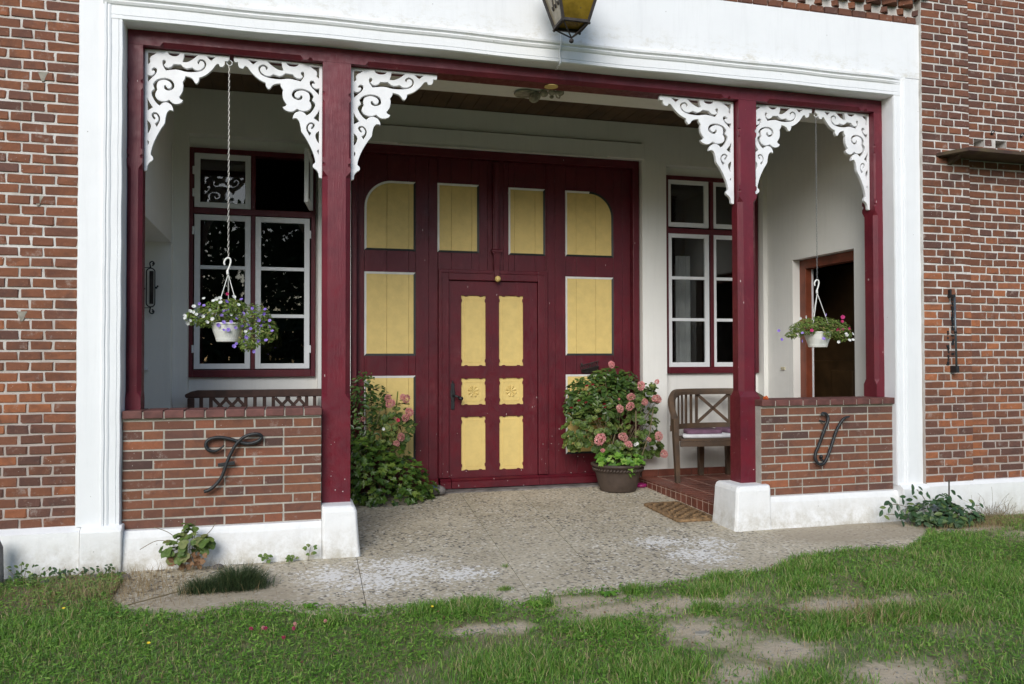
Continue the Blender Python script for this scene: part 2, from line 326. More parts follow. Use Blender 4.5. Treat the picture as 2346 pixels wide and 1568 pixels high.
def cells(x0, x1, z0, z1, holes):
    xs = sorted({x0, x1, *[h[0] for h in holes], *[h[1] for h in holes]}); zs = sorted({z0, z1, *[h[2] for h in holes], *[h[3] for h in holes]})
    xs = [x for x in xs if x0 <= x <= x1]; zs = [z for z in zs if z0 <= z <= z1]; out = []
    for xa, xb in zip(xs, xs[1:]):
        run = None
        for za, zb in zip(zs, zs[1:]):
            cx, cz = (xa + xb) / 2, (za + zb) / 2
            solid = not any(h[0] < cx < h[1] and h[2] < cz < h[3] for h in holes)
            if solid: run = (run[0], zb) if run else (za, zb)
            if not solid and run: out.append((xa, xb, *run)); run = None
        if run: out.append((xa, xb, *run))
    return out
def holed(name, mat, parent, x0, x1, z0, z1, y0, y1, holes):
    b = MB()
    # one welded sheet: front, back and the reveals of the holes
    xs = sorted({x0, x1, *[h[0] for h in holes], *[h[1] for h in holes]}); zs = sorted({z0, z1, *[h[2] for h in holes], *[h[3] for h in holes]})
    sol = {}
    for i in range(len(xs) - 1):
        for j in range(len(zs) - 1):
            cx, cz = (xs[i] + xs[i + 1]) / 2, (zs[j] + zs[j + 1]) / 2
            sol[i, j] = not any(h[0] < cx < h[1] and h[2] < cz < h[3] for h in holes)
    for (i, j), s_ in sol.items():
        if not s_: continue
        xa, xb, za, zb = xs[i], xs[i + 1], zs[j], zs[j + 1]
        b.add([(xa, y0, za), (xb, y0, za), (xb, y0, zb), (xa, y0, zb)], [(0, 1, 2, 3)]); b.add([(xa, y1, za), (xb, y1, za), (xb, y1, zb), (xa, y1, zb)], [(3, 2, 1, 0)])
        for di, dj, q in ((-1, 0, ((xa, za), (xa, zb))), (1, 0, ((xb, zb), (xb, za))), (0, -1, ((xb, za), (xa, za))), (0, 1, ((xa, zb), (xb, zb)))):
            if not sol.get((i + di, j + dj), False):
                (px, pz), (qx, qz) = q; b.add([(px, y0, pz), (px, y1, pz), (qx, y1, qz), (qx, y0, qz)], [(0, 1, 2, 3)])
    me = b.mesh(name); me.materials.append(M[mat]); bm = bmesh.new(); bm.from_mesh(me); bmesh.ops.remove_doubles(bm, verts=bm.verts, dist=1e-5)
    bmesh.ops.recalc_face_normals(bm, faces=bm.faces); bm.to_mesh(me); bm.free()
    o = bpy.data.objects.new(name, me); COL.objects.link(o); o.parent = parent; return o

def vnoise(x, y, s, seed=0):
    x = np.asarray(x, float) * s + seed * 17.3; y = np.asarray(y, float) * s + seed * 5.1; xi = np.floor(x); yi = np.floor(y); fx = x - xi; fy = y - yi
    fx = fx * fx * (3 - 2 * fx); fy = fy * fy * (3 - 2 * fy)
    def h(a, b): v = np.sin(a * 127.1 + b * 311.7) * 43758.5453; return v - np.floor(v)
    return (h(xi, yi) * (1 - fx) + h(xi + 1, yi) * fx) * (1 - fy) + (h(xi, yi + 1) * (1 - fx) + h(xi + 1, yi + 1) * fx) * fy
def slope(y): return .027 * y

# ------------------------------------------------------------------ ground
def edge_y(x):   # front edge of the paving
    return np.interp(x, [-3, -1.0, -.85, -.53, -.2, .1, .44, .7, 1.0, 1.22, 1.47, 1.85, 2.12, 2.46, 2.93, 3.37, 3.8, 4.2, 4.6, 4.85, 5.0],
                     [-.35, -.5, -.82, -.99, -.87, -.99, -1.12, -1.15, -1.11, -1.25, -1.11, -1.12, -1.15, -1.05, -1.03, -.77, -.73, -.82, -.55, -.3, -.2])
def gz(x, y):
    x = np.asarray(x, float); y = np.asarray(y, float)
    lawn = (y < edge_y(x)) | (x > 4.9) | (x < -.95)
    z = .027 * np.maximum(y, -8) - .02 + .02 * (vnoise(x, y, 1.3, 2) - .5) * (y < -.3)
    return z + np.where(lawn & (y < .1), .022, -.012)
def build_ground():
    nx, ny = 260, 150
    xs = np.concatenate([[-120, -60, -25, -12, -7], np.linspace(-4, 9, nx), [12, 18, 30, 60, 120]]); ys = np.concatenate([[-150, -80, -40, -20, -10], np.linspace(-6, 2.6, ny), [6, 20, 80]])
    X, Y = np.meshgrid(xs, ys); Z = gz(X, Y); Z = np.where(Y > 2.6, .0, Z)
    v = np.stack([X, Y, Z], -1).reshape(-1, 3); n = len(xs); f = [(j * n + i, j * n + i + 1, (j + 1) * n + i + 1, (j + 1) * n + i) for j in range(len(ys) - 1) for i in range(n - 1)]
    b = MB(); b.v = [tuple(p) for p in v]; b.f = f; o = b.build('ground', 'ground', smooth=True); tag(o, 'soil and turf ground in front of the house', kind='structure')
build_ground()
pav = thing('paving', 'washed concrete paving of the porch floor with pale lime stains', None, kind='structure')
def slab(xa, xb, front=True, ytop=2.35):
    # xa, xb are functions of y
    b = MB(); N, K = 40, 26; grid = []
    for i in range(N + 1):
        u = i / N; x0 = xa(0) * (1 - u) + xb(0) * u
        yf = float(edge_y(x0)) - .10 + .02 * math.sin(x0 * 23)
        for j in range(K + 1):
            y = yf + (ytop - yf) * j / K; x = xa(y) * (1 - u) + xb(y) * u
            b.v.append((x, y, slope(y) + .003 * (float(vnoise(x, y, 6, 3)) - .5)))
    for i in range(N):
        for j in range(K): a = i * (K + 1) + j; b.f.append((a, a + K + 1, a + K + 2, a + 1))
    # skirt
    per = [i * (K + 1) for i in range(N + 1)] + [N * (K + 1) + j for j in range(1, K + 1)] + [i * (K + 1) + K for i in range(N - 1, -1, -1)] + [j for j in range(K - 1, 0, -1)]
    n0 = len(b.v); b.v += [(b.v[p][0], b.v[p][1], b.v[p][2] - .07) for p in per]
    for k in range(len(per)): k2 = (k + 1) % len(per); b.f.append((per[k], n0 + k, n0 + k2, per[k2]))
    return b.build('slab', 'paving', pav, smooth=False)
g = .0022
J = [lambda y: -.95, lambda y: .455 + .03 * y, lambda y: 1.437 + .075 * y, lambda y: 1.96 + .1 * y, lambda y: 3.02 + .05 * y, lambda y: 4.95]
for a, b_ in zip(J, J[1:]): slab(lambda y, a=a: a(y) + g, lambda y, b_=b_: b_(y) - g)

# ------------------------------------------------------------------ bricks
BRK = {}
def brick_pool(cls, L, H, D, rough, n=9):
    pool = []
    for k in range(n):
        r = random.Random(hash((L, H, k)) & 0xffff); e = .0045 if rough > .002 else .0022; xs = [0, e + r.random() * e, L - e - r.random() * e, L]; zs = [0, e, H - e, H]; b = MB()
        for j, z in enumerate(zs):
            for i, x in enumerate(xs):
                edge = i in (0, 3) or j in (0, 3); corner = i in (0, 3) and j in (0, 3)
                y = (e * .7 if edge else 0) + (e * .8 if corner else 0) + r.uniform(-rough, rough)
                jx = r.uniform(-rough, rough); jz = r.uniform(-rough, rough) * .8
                b.v.append((x + jx, y, z + jz))
        for j in range(3):
            for i in range(3): a = j * 4 + i; b.f.append((a, a + 1, a + 5, a + 4))
        per = [0, 1, 2, 3, 7, 11, 15, 14, 13, 12, 8, 4]; n0 = 16
        b.v += [(b.v[p][0], D, b.v[p][2]) for p in per]
        for q in range(12): q2 = (q + 1) % 12; b.f.append((per[q], n0 + q, n0 + q2, per[q2]))
        me = b.mesh('brick'); me.materials.append(M['brick_old' if rough > .002 else 'brick_new']); pool.append(me)
    BRK[cls] = (L, H, pool)
brick_pool('h', .122, .054, .045, .0032, 14); brick_pool('s', .238, .054, .045, .0034, 14); brick_pool('q', .180, .054, .045, .0034, 12)
brick_pool('nh', .114, .052, .04, .0014, 12); brick_pool('ns', .238, .052, .04, .0015, 12)
def put_brick(root, cls, x, z, y, length, h, color, stuff):
    L, H, pool = BRK[cls]; me = random.choice(pool)
    if stuff is not None:
        sx = length / L; sz = h / H; n = len(stuff.v)
        stuff.v += [(x + v.co.x * sx, y + v.co.y, z + v.co.z * sz) for v in me.vertices]; stuff.f += [tuple(i + n for i in p.vertices) for p in me.polygons]; return
    o = bpy.data.objects.new('brick', me); COL.objects.link(o); o.parent = root; o.location = (x, y + random.uniform(-.0015, .0015), z + random.uniform(-.001, .001)); o.scale = (length / L, 1, h / H)
    o.rotation_euler = (0, random.uniform(-.006, .006), 0) if cls in 'hsq' else (0, 0, 0)
    o.color = (*color, 1)
def old_colour(x, z, right):
    r = random.random(); n = float(vnoise(x, z, 1.6, 4)); 
    br = [(.228, .084, .040), (.205, .078, .040), (.258, .095, .042), (.165, .068, .042), (.125, .058, .042), (.35, .12, .048), (.41, .14, .052)]
    if right:
        w = [3, 3, 2, 3, 1.6, .5, .1] if z > 2.1 else ([2.4, 2.4, 2.4, 1.2, .7, 1.8, 1.2] if z > .95 else [1.6, 1.6, 1.4, 2, 2.4, 1.6, 1.0])
    else:
        w = [3, 2, 3, 1, .3, .3, .1] if z > 1.25 else ([1, 1, 1, .4, .1, 3, 3] if z > .95 else [1, 2, 1, 3, 2.6, .8, .3])
        if z > 2.4: w[2] += 2; w[5] += .5
    c = random.choices(br, w)[0]; k = random.uniform(.86, 1.14) * (1.04 if right and z < 2 else 1)
    if right and z > 2.1: k *= .86
    return tuple(min(1, v * k) for v in c)
def old_wall(root, x0, x1, z0, z1, yf, lo, hi, right, edge_left=True, skip=(), course=.0647, j=.0125, start=0):
    """English cross bond laid out from the dressed edge; bricks between lo and hi and below the frame's top are single objects, the rest is joined"""
    row = 0; z = z0; st = MB(); cnt = 0
    while z + course <= z1 + .001:
        h = course - j + random.uniform(-.001, .001); pos = 0.; k = 0
        seqs = [['q', 'h', 's', 'h', 's', 'h'], ['h', 'h', 'h', 'h', 'h', 'h'], ['q', 'h', 's', 's', 'h', 's'], ['h', 'h', 'h', 'h']] if not right or edge_left else [['s', 's', 's'], ['h', 'h', 'h'], ['h', 's', 's', 's'], ['h', 'h']]
        seq = seqs[(row + start) % 4]
        while pos < (x1 - x0) - .03:
            if k < len(seq): c = seq[k]
            else: c = 'h' if row % 2 else random.choice('sh')
            L = BRK[c][0] + random.uniform(-.006, .006); L = min(L, (x1 - x0) - pos - .001)
            xa = x0 + pos if edge_left else x1 - pos - L
            segs = [(xa, xa + L)]
            for s in skip:
                if s[2] < z + h * .6 and z + h * .4 < s[3]: segs = [t for a, b_ in segs for t in ((a, min(b_, s[0])), (max(a, s[1]), b_)) if t[1] - t[0] > .02] if any(s[0] < b_ and a < s[1] for a, b_ in segs) else segs
            segs = sorted(set(segs))
            for a, b_ in segs:
                if b_ - a > .035:
                    vis = b_ > lo and a < hi[0] and z < hi[1]
                    put_brick(root, c if b_ - a > .13 else 'h', a, z, yf, b_ - a, h, old_colour(a, z, right), None if vis else st); cnt += vis
            pos += L + j; k += 1
        z += course; row += 1
    if st.v:
        o = st.build('brick', 'brick_old', root); o.color = (.20, .07, .043, 1); o['kind'] = 'stuff'
    return cnt

# left brick wall
wl = thing('brick_wall', 'old red brick wall with white joints, beside the hanging basket of white and violet flowers', 'wall')
old_wall(wl, -2.6, -1.278, .292, 4.9, .022, -1.74, (9, 3.66), False, edge_left=False)
box('mortar', 'mortar_old', wl, -2.9, -1.27, .0275, .30, .05, 5.0)
# rough white plinth with sloping top
b = MB(); b.loft([[(x, -.035, -.12), (x, -.03, .262), (x, .03, .292), (x, .25, .292), (x, .25, -.12)] for x in (-2.9, -1.242)]); b.build('plinth', 'plinth_white', wl)
for (px_, pz_) in ((-1.48, 3.10), (-1.585, 1.60), (-1.50, 2.32)):
    b = MB(); P_ = [(-.03, .028), (.032, .03), (.02, .006), (.008, -.03), (-.006, -.032), (-.018, .004)]; b.loft([[(px_ + a, yy, pz_ + c) for a, c in P_] for yy in (.019, .030)]); b.build('mortar_repair', 'repair', wl)
# right wall: proud pier and recessed field
wr = thing('brick_wall', 'old dark brick wall carrying the pigeon ledge and the black iron bar', 'wall')
old_wall(wr, 5.088, 5.565, .302, 4.9, -.03, 5.0, (9, 4.42), True, edge_left=True)
HOL = [(5.651, 5.764, 3.1345, 3.2015), (5.881, 5.994, 3.1345, 3.2015)]
old_wall(wr, 5.572, 7.6, .302, 4.9, .008, 5.5, (6.22, 4.5), True, edge_left=True, skip=[(a - .006, b_ + .006, c, d) for a, b_, c, d in HOL], start=1)
box('mortar', 'mortar_old', wr, 5.084, 5.565, -.0245, .30, .05, 5.0)
holed('mortar', 'mortar_old', wr, 5.566, 7.9, .05, 5.0, .0135, .30, HOL)
box('recess', 'stone', wr, 5.6, 6.05, .302, .32, 3.05, 3.25)
b = MB(); b.loft([[(x, -.06, -.12), (x, -.055, .27), (x, -.02, .300), (x, .25, .300), (x, .25, -.12)] for x in (5.096, 7.9)]); b.build('plinth', 'plinth_white', wr)
b = MB()
for (cx, cz) in ((5.83, 3.262), (6.145, 3.262)):
    b.tube([(cx + .014 * math.cos(t), -.01 - .01 * math.sin(t), cz + .014 * math.sin(t)) for t in [2 * PI * k / 10 for k in range(11)]], .004, 6)
    b.tube([(cx, .03, cz), (cx, -.008, cz - .01)], .004, 6)
b.build('ring_bolt', 'iron', wr)
b = MB()   # a few patches of mortar smeared over bricks
# cornice bricks above the white lintel
cor = thing('brick_cornice', 'toothed brick cornice above the white lintel', 'cornice')
x = 3.15; 
while x < 5.06:
    L = .118 + random.uniform(-.004, .004); L = min(L, 5.075 - x); put_brick(cor, 'h', x, 4.128, .012, L, .05, old_colour(x, 3, True), None); x += L + .013
for r_, (zz, yy) in enumerate(((4.193, .0), (4.258, -.05), (4.322, -.10))):
    x = 3.12 + .045 * (r_ % 2)
    while x < 5.03:
        me = random.choice(BRK['h'][2]); o = bpy.data.objects.new('brick', me); COL.objects.link(o); o.parent = cor; o.location = (x, yy + .075, zz); o.rotation_euler = (0, 0, -PI / 4); o.scale = (.88, 2.2, .98)
        o.color = (*old_colour(x, 3, True), 1); x += .158
box('mortar', 'mortar_old', cor, 3.0, 5.083, .035, .30, 4.115, 5.0)
# ledge
lg = thing('pigeon_ledge', 'weathered wooden ledge under two nesting holes in the brick wall', 'ledge')
b = MB(); b.loft([[(5.215, .003, z), (5.245, -.10, z), (5.33, -.27, z), (7.3, -.22, z), (7.3, .003, z)] for z in (3.010, 3.040)]); b.build('board', 'slate_bd', lg, bevel=.004)
b = MB()
for x in (5.36, 6.25, 7.1): b.loft([[(x + d, .0, 3.009), (x + d, -.17, 3.009), (x + d, -.02, 2.945), (x + d, .0, 2.945)] for d in (-.02, .02)])
b.build('support', 'slate_bd', lg)
# iron bar on right wall
ib = thing('iron_bar', 'slim vertical steel bar clamped to the dark brick wall', 'bar')
MB().tube([(5.338, -.085, 1.84), (5.350, -.085, 1.25)], .0085, 8).build('rod', 'rail', ib, True)
MB().tube([(5.343, -.085, 1.552), (5.3435, -.085, 1.535)], .012, 8).build('collar', 'iron', ib, True)
b = MB(); b.box(5.338, 5.366, -.10, -.028, 1.205, 1.262); b.build('socket', 'iron', ib, bevel=.004)
b = MB(); b.box(5.318, 5.342, -.095, -.028, 1.832, 1.852).box(5.322, 5.336, -.06, -.028, 1.85, 1.90); b.build('clamp', 'iron', ib, bevel=.003)
pl_ = MB()
for k in range(34):
    z = 1.84 - .58 * k / 34; cx = 5.366 if z > 1.6 else (5.368 if random.random() < .4 else 5.318)
    w_ = random.uniform(.008, .024); pl_.box(cx - w_ / 2 + random.uniform(-.008, .008), cx + w_ / 2, -.034 - random.uniform(0, .004), -.028, z - random.uniform(.006, .014), z + .005)
pl_.build('tar_patch', 'iron', ib)

# ------------------------------------------------------------------ white portal surround
sr = thing('portal_surround', 'white limewashed moulded surround framing the whole porch opening', 'door surround')
XL, XR, ZT = -1.017, 4.829, 3.50; OL, OR = -1.272, 5.086
# jambs and lintel as mitred profile: (offset from opening, y)
prof = [(0, .30), (0, .012), (.006, .0), (.028, -.001), (.031, .006), (.036, .0), (.086, .0), (.092, -.008), (.104, -.014), (.118, -.010), (.124, -.024), (.140, -.026), (.147, -.006), (.152, .0)]
def jamb(side):
    b = MB(); out = (XL - OL) if side < 0 else (OR - XR); x0 = XL if side < 0 else XR
    sc = .115 / .152 if side < 0 else .112 / .152
    P = [(p[0] * sc, p[1] if p[1] > 0 else p[1] * .6) for p in prof] + [(out - .006, .0), (out, .006), (out, .30)]
    rings = []
    N = 30
    for k in range(N + 1):
        z = .285 + (3.654 - .285) * k / N; wob = .0015 * math.sin(k * 1.7)
        rings.append([(x0 + side * p[0] + (wob if 0 < i < len(P) - 1 else 0), p[1], z) for i, p in enumerate(P)])
    b.loft(rings)
    return b.build('jamb', 'white', sr)
jamb(-1); jamb(1)
# lintel between the jambs, sitting 3 mm proud so the faces never coincide
P = [(.30, 3.5), (.010, 3.5), (-.004, 3.507), (-.004, 3.526), (.003, 3.530), (-.003, 3.534), (-.003, 3.592), (-.012, 3.598), (-.020, 3.612), (-.012, 3.624), (-.030, 3.634), (-.032, 3.650), (-.010, 3.656), (.30, 3.656)]
b = MB(); rings = []; N = 44
for k in range(N + 1):
    x = XL - .115 + (XR + .085 - XL + .115) * k / N
    inside = XL - .115 <= x <= XR + .085
    rings.append([(x, y if (inside or z > 3.66 or y > .1) else max(y, -.002), z + (.003 * math.sin(x * 2.1) + .002 * math.sin(x * 7)) * (1 if 3.49 < z < 3.7 else 0)) for y, z in P])
b.loft(rings); b.build('lintel', 'white', sr)
box('frieze', 'white', sr, OL, OR, -.0025, .29, 3.6565, 4.113, .003)
b = MB(); b.loft([[(-1.236, .2, z), (-1.236, y, z), (-.998, y, z), (-.998, .2, z)] for z, y in ((-.12, -.062), (.262, -.055), (.288, -.012))]); b.build('plinth', 'plinth_white', sr, bevel=.008)
b = MB(); b.loft([[(4.835, .2, z), (4.835, y, z), (5.10, y, z), (5.10, .2, z)] for z, y in ((-.12, -.066), (.265, -.060), (.290, -.020))]); b.build('plinth', 'plinth_white', sr, bevel=.008)
# upper house wall above left, continues out of frame
box('upper_wall', 'white', sr, OL, OR, .06, .28, 4.118, 4.9) if False else None

# ------------------------------------------------------------------ low walls
NEWC = [(.215, .084, .045), (.235, .092, .046), (.180, .074, .045), (.140, .063, .045), (.085, .048, .040), (.28, .098, .050), (.35, .12, .052)]
def low_wall(label, x0, x1, side):
    root = thing('low_wall', label, 'wall', 'low brick walls between the posts'); rnd = random.Random(5 if side < 0 else 9)
    z0 = .247; jn = .0105; st = .0632
    seqs = [[.238, .114, .238, .238, .114], [.114, .238, .238, .114, .238], [.176, .238, .114, .238, .238], [.114, .114, .238, .238, .238]]
    for r_ in range(11):
        x = x0; z = z0 + r_ * st; sq = seqs[(r_ * 3 + (0 if side < 0 else 1)) % 4]; k = 0
        while x < x1 - .03:
            L = sq[k] if k < len(sq) else rnd.choice((.238, .238, .114)); k += 1
            if x1 - (x + L) < .06: L = x1 - x
            c = rnd.choices(NEWC, [3, 3, 3, 1.6, .7, 1.6, .8] if side > 0 else [3, 3, 3, 2, .6, 1, .3])[0]; kk = rnd.uniform(.9, 1.12)
            put_brick(root, 'ns' if L > .2 else 'nh', x, z, .05, L, .052, tuple(v * kk for v in c), None); x += L + jn
    box('mortar', 'mortar_new', root, x0 - .002, x1 + .001, .0535, .27, .24, .948)
    x = x0 - (.0 if side < 0 else .006)
    while x < x1 - .02:
        L = min(.1165, x1 + (.01 if side > 0 else .004) - x); o = box('coping_brick', 'coping', root, x, x + L, .022 + rnd.uniform(-.002, .002), .292, .951 + rnd.uniform(-.001, .001), 1.002 + rnd.uniform(-.001, .001), .005); x += L + .0085
    box('mortar', 'mortar_new', root, x0 + .002, x1 - .002, .031, .285, .949, .993)
    return root
la = low_wall('low brick wall with the iron letter F under the hanging basket of violet flowers', -1.012, .222, -1)
lb = low_wall('low brick wall with the iron letter U beside the white plinth', 3.600, 4.826, 1)
def plinth_block(root, xw0, xw1, px0, px1, flare, left):
    # long low plinth under the wall
    b = MB(); N = 24; rings = []
    for k in range(N + 1):
        x = xw0 + (xw1 - xw0) * k / N; w_ = .004 * math.sin(x * 9)
        rings.append([(x, -.035 + w_, -.12), (x, -.028 + w_, .04), (x, -.008, .2 + w_), (x, .012, .243), (x, .29, .243), (x, .29, -.12)])
    b.loft(rings); b.build('plinth', 'plinth_white', root)
    b = MB(); rings = []
    for z, e in ((-.12, .032), (.0, .030), (.1, .020), (.22, .010), (.30, .006), (.330, -.006), (.341, -.028)):
        xa = px0 - (e if not left else 0); xb = px1 + (e if left else .0)
        rings.append([(xa + .012, -.02 - e * .55, z), (xb - .012, -.02 - e * .55, z), (xb, .0 - e * .5, z), (xb, .32 + e * .3, z), (xa, .32 + e * .3, z), (xa, .0 - e * .5, z)])
    b.loft(rings); b.build('pedestal', 'plinth_white', root, bevel=.008)
plinth_block(la, -.996, .224, .226, .452, .04, True)
plinth_block(lb, 3.60, 4.833, 3.345, 3.640, .04, False)

# ------------------------------------------------------------------ oxblood timber frame
pf = thing('porch_frame', 'oxblood painted timber porch frame with white fretwork corner brackets', 'porch frame')
def post(x0, x1, y0, y1, zb, c, zlow, zup, top=3.399, base_wide=.0):
    prof_ = [(zb, 0), (zlow - .015, 0), (zlow + .03, c), (zup - .02, c), (zup + .02, 0), (zup + .045, 0), (zup + .055, c * .55), (zup + .07, c * .55), (zup + .08, 0), (zup + .105, 0), (zup + .115, c * .4), (zup + .50, c * .4), (zup + .515, 0), (zup + .54, 0), (zup + .55, c * .5), (zup + .565, c * .5), (zup + .575, 0), (top, 0)]
    rings = []
    for z, cc in prof_:
        cc = max(cc, .0006); w = base_wide if z < zlow else 0
        rings.append([(x0 - w + cc, y0 - w, z), (x1 + w - cc, y0 - w, z), (x1 + w, y0 - w + cc, z), (x1 + w, y1 - cc, z), (x1 + w - cc, y1, z), (x0 - w + cc, y1, z), (x0 - w, y1 - cc, z), (x0 - w, y0 - w + cc, z)])
    return MB().loft(rings).build('post', 'red', pf)
post(.231, .424, .14, .30, .338, .035, 1.055, 2.62)
post(3.474, 3.632, .14, .29, .326, .035, 1.035, 2.60, base_wide=.008)
post(-1.015, -.922, .14, .29, 1.003, .025, 1.09, 2.60)
post(4.752, 4.858, .14, .30, 1.003, .028, 1.12, 2.55)
def beam():
    xs = [(-1.014, 0)]; 
    for a, b_ in ((-.92, .231), (.424, 3.474), (3.632, 4.752)):
        xs += [(a + .10, 0), (a + .12, .028), (b_ - .15, .028), (b_ - .13, 0), (b_ - .10, 0), (b_ - .09, .018), (b_ - .075, .018), (b_ - .065, 0)]
    xs += [(4.872, 0)]; rings = []
    for x, c in xs:
        c = max(c, .0006); rings.append([(x, .14, 3.497), (x, .14, 3.40 + c), (x, .14 + c, 3.40), (x, .31, 3.40), (x, .31, 3.497)])
    MB().loft(rings).build('beam', 'red', pf)
beam()
MB().lathe([(.052, 0), (.052, .006), (.001, .007)], (1.926, .225, 3.3925), 28).build('disc', 'yellow', pf)

# fretwork brackets: outline and cut-outs in a unit frame, u away from the post, v down from the beam
def hermite(pts, n=5):
    out = []; N = len(pts)
    for i in range(N):
        p0, p1, p2, p3 = pts[i - 1], pts[i], pts[(i + 1) % N], pts[(i + 2) % N]
        if p1[2] and p2[2]: out.append((p1[0], p1[1])); continue
        m1 = (0, 0) if p1[2] else ((p2[0] - p0[0]) / 2, (p2[1] - p0[1]) / 2); m2 = (0, 0) if p2[2] else ((p3[0] - p1[0]) / 2, (p3[1] - p1[1]) / 2)
        for k in range(n):
            t = k / n; a = 2 * t ** 3 - 3 * t * t + 1; b_ = t ** 3 - 2 * t * t + t; c = -2 * t ** 3 + 3 * t * t; d = t ** 3 - t * t
            out.append((a * p1[0] + b_ * m1[0] + c * p2[0] + d * m2[0], a * p1[1] + b_ * m1[1] + c * p2[1] + d * m2[1]))
    return out
def C(*a):   # 'x,y' strings; a trailing * marks a corner
    o = []
    for s in ' '.join(a).split(): k = s.endswith('*'); x, y = s.strip('*').split(','); o.append((float(x), float(y), k))
    return o
OUT = C("75,48* 1085,142* 1088,170* 1078,205 1040,200* 1036,240 1015,266 978,266 968,240* 935,238 880,300 820,350 770,376 722,392* 718,425 690,460 665,445* 640,405 600,382 553,370* 548,400 520,440* 527,480 515,550 475,608* 490,632 520,645* 500,675 450,690 400,680 355,640* 310,655 260,652 215,630 190,590 195,550 215,522* 208,478 222,432 262,411 312,409 362,430 388,466 378,498 350,508 327,494 314,470 296,478 305,514 350,532 404,512 418,470 395,422 340,393 270,390 205,410 165,455* 184,508* 146,545 158,602 198,665 240,702* 270,675 320,665 370,690 395,730 402,770* 360,758 325,790 305,860 295,910 250,970 200,1050 160,1130 135,1200 125,1255 148,1285 148,1320 108,1350 85,1385 75,1435 40,1440*")
OUT = [p for p in OUT]
HOLES = [C("110,85* 215,96* 180,120 145,140 132,170 136,205 108,226*"), C("345,90* 490,104* 482,122 450,137 400,135 365,118*"),
    C("285,190 302,181 320,192 318,214 296,238* 320,264 358,270 395,255 412,232* 500,234* 530,264 570,284* 640,272* 672,298 722,303 760,286 786,258 786,224 765,200 740,198 724,216 722,236 704,214 714,190 742,176 776,184 804,210 806,250 775,298 700,322 570,320 450,292 322,300* 286,240"),
    C("548,112* 712,127* 640,180 570,208 522,203* 538,160"), C("815,142* 930,150* 895,175 870,197*"),
    C("155,287 182,266 212,280 212,315 190,350 150,385 104,426* 103,348* 140,358 172,345 190,318 182,300 160,300"),
    C("95,610* 118,660 158,720* 95,756*"), C("142,806 168,778 208,786 238,830 236,880 200,944* 180,905* 215,880 222,840 202,804 178,797 166,812 186,846 170,856"),
    C("92,868* 125,905 130,945 112,990 88,1022*"), C("88,1095* 105,1115 88,1158*")]
def rect(p): x, y = p; u = (x - 75 + (y - 48) * .025); v = (y - 48 - (x - 75) * .093); return u / 1008., v / 1392.
def poly_mesh(outline, holes, thick, name, mat, parent, place, bevel=0):
    cu = bpy.data.curves.new(name, 'CURVE'); cu.dimensions = '2D'; cu.fill_mode = 'BOTH'; cu.extrude = thick / 2
    if bevel: cu.bevel_depth = bevel; cu.offset = -bevel
    for c in [outline] + holes:
        sp = cu.splines.new('POLY'); sp.points.add(len(c) - 1)
        for p, q in zip(sp.points, c): p.co = (q[0], q[1], 0, 1)
        sp.use_cyclic_u = True
    tmp = bpy.data.objects.new('tmp', cu); COL.objects.link(tmp); dg = bpy.context.evaluated_depsgraph_get(); dg.update()
    me = bpy.data.meshes.new_from_object(tmp.evaluated_get(dg)); bpy.data.objects.remove(tmp); bpy.data.curves.remove(cu)
    me.name = name
    for v in me.vertices: v.co = place(v.co)
    me.materials.clear(); me.materials.append(M[mat]); o = bpy.data.objects.new(name, me); COL.objects.link(o); o.parent = parent
    bm = bmesh.new(); bm.from_mesh(me); bmesh.ops.remove_doubles(bm, verts=bm.verts, dist=1e-5); bmesh.ops.recalc_face_normals(bm, faces=bm.faces); bm.to_mesh(me); bm.free(); return o
def bracket(x, direction, w, h, z=3.397, y=.215, drop=()):
    o_ = [rect(p) for p in hermite(OUT)]; hs = [[rect(p) for p in hermite(H_)] for i, H_ in enumerate(HOLES) if i not in drop]
    sc = lambda c: [(u * w, -v * h) for u, v in c]
    if direction < 0: tr = lambda c: Vector((x - c.x, y + c.z, z + c.y))
    else: tr = lambda c: Vector((x + c.x, y + c.z, z + c.y))
    ob = poly_mesh(sc(o_), [sc(c) for c in hs], .026, 'bracket', 'bracket', pf, tr, .0025); return ob
bracket(-.921, 1, .525, .815); bracket(.230, -1, .585, .80)
bracket(.426, 1, .615, .80); bracket(3.462, -1, .645, .825)
bracket(3.634, 1, .555, .79); bracket(4.750, -1, .515, .815)

# ------------------------------------------------------------------ porch walls and ceiling
pw = thing('back_wall', 'cream plastered back wall of the porch around the big door', None, kind='structure')
YB = 2.05
# wall with niche openings for windows and the door
holed('plaster', 'plaster', pw, -1.7, 5.085, -.1, 3.735, YB, 2.17, [(-.849, .27, .62, 3.33), (.565, 3.50, -.05, 3.535), (3.77, 4.90, .10, 3.33)])
holed('niche_back', 'plaster', pw, -1.6, 5.083, -.1, 3.735, 2.171, 2.42, [(-.856, .249, 1.166, 3.227), (.566, 3.522, -.05, 3.5), (3.792, 4.888, 1.169, 3.243)])
box('lintel_board', 'plaster', pw, .50, 3.52, 2.02, 2.20, 3.362, 3.522, .004)
box('crack', 'line_black', pw, .60, 3.0, 2.10, 2.16, 3.5225, 3.534)
box('plank', 'plaster', pw, 1.0, 3.1, 2.012, 2.019, 3.345, 3.361)
o = box('threshold', 'stone', pw, .5, 3.49, 1.99, 2.30, -.05, .068, .008)
sw = thing('side_wall', 'white plastered side wall of the porch beside the ironwork', None, kind='structure')
def side(root, X, dx, ya, yb, za, zb):
    # wall with a doorway between ya and yb
    b = MB(); x0, x1 = sorted((X, X + dx))
    b.box(x0, x1, .27, ya, -.1, 3.74); b.box(x0, x1, yb, 2.049, -.1, 3.739); b.box(x0, x1, ya, yb, zb, 3.74)
    return b.build('plaster', 'plaster', root)
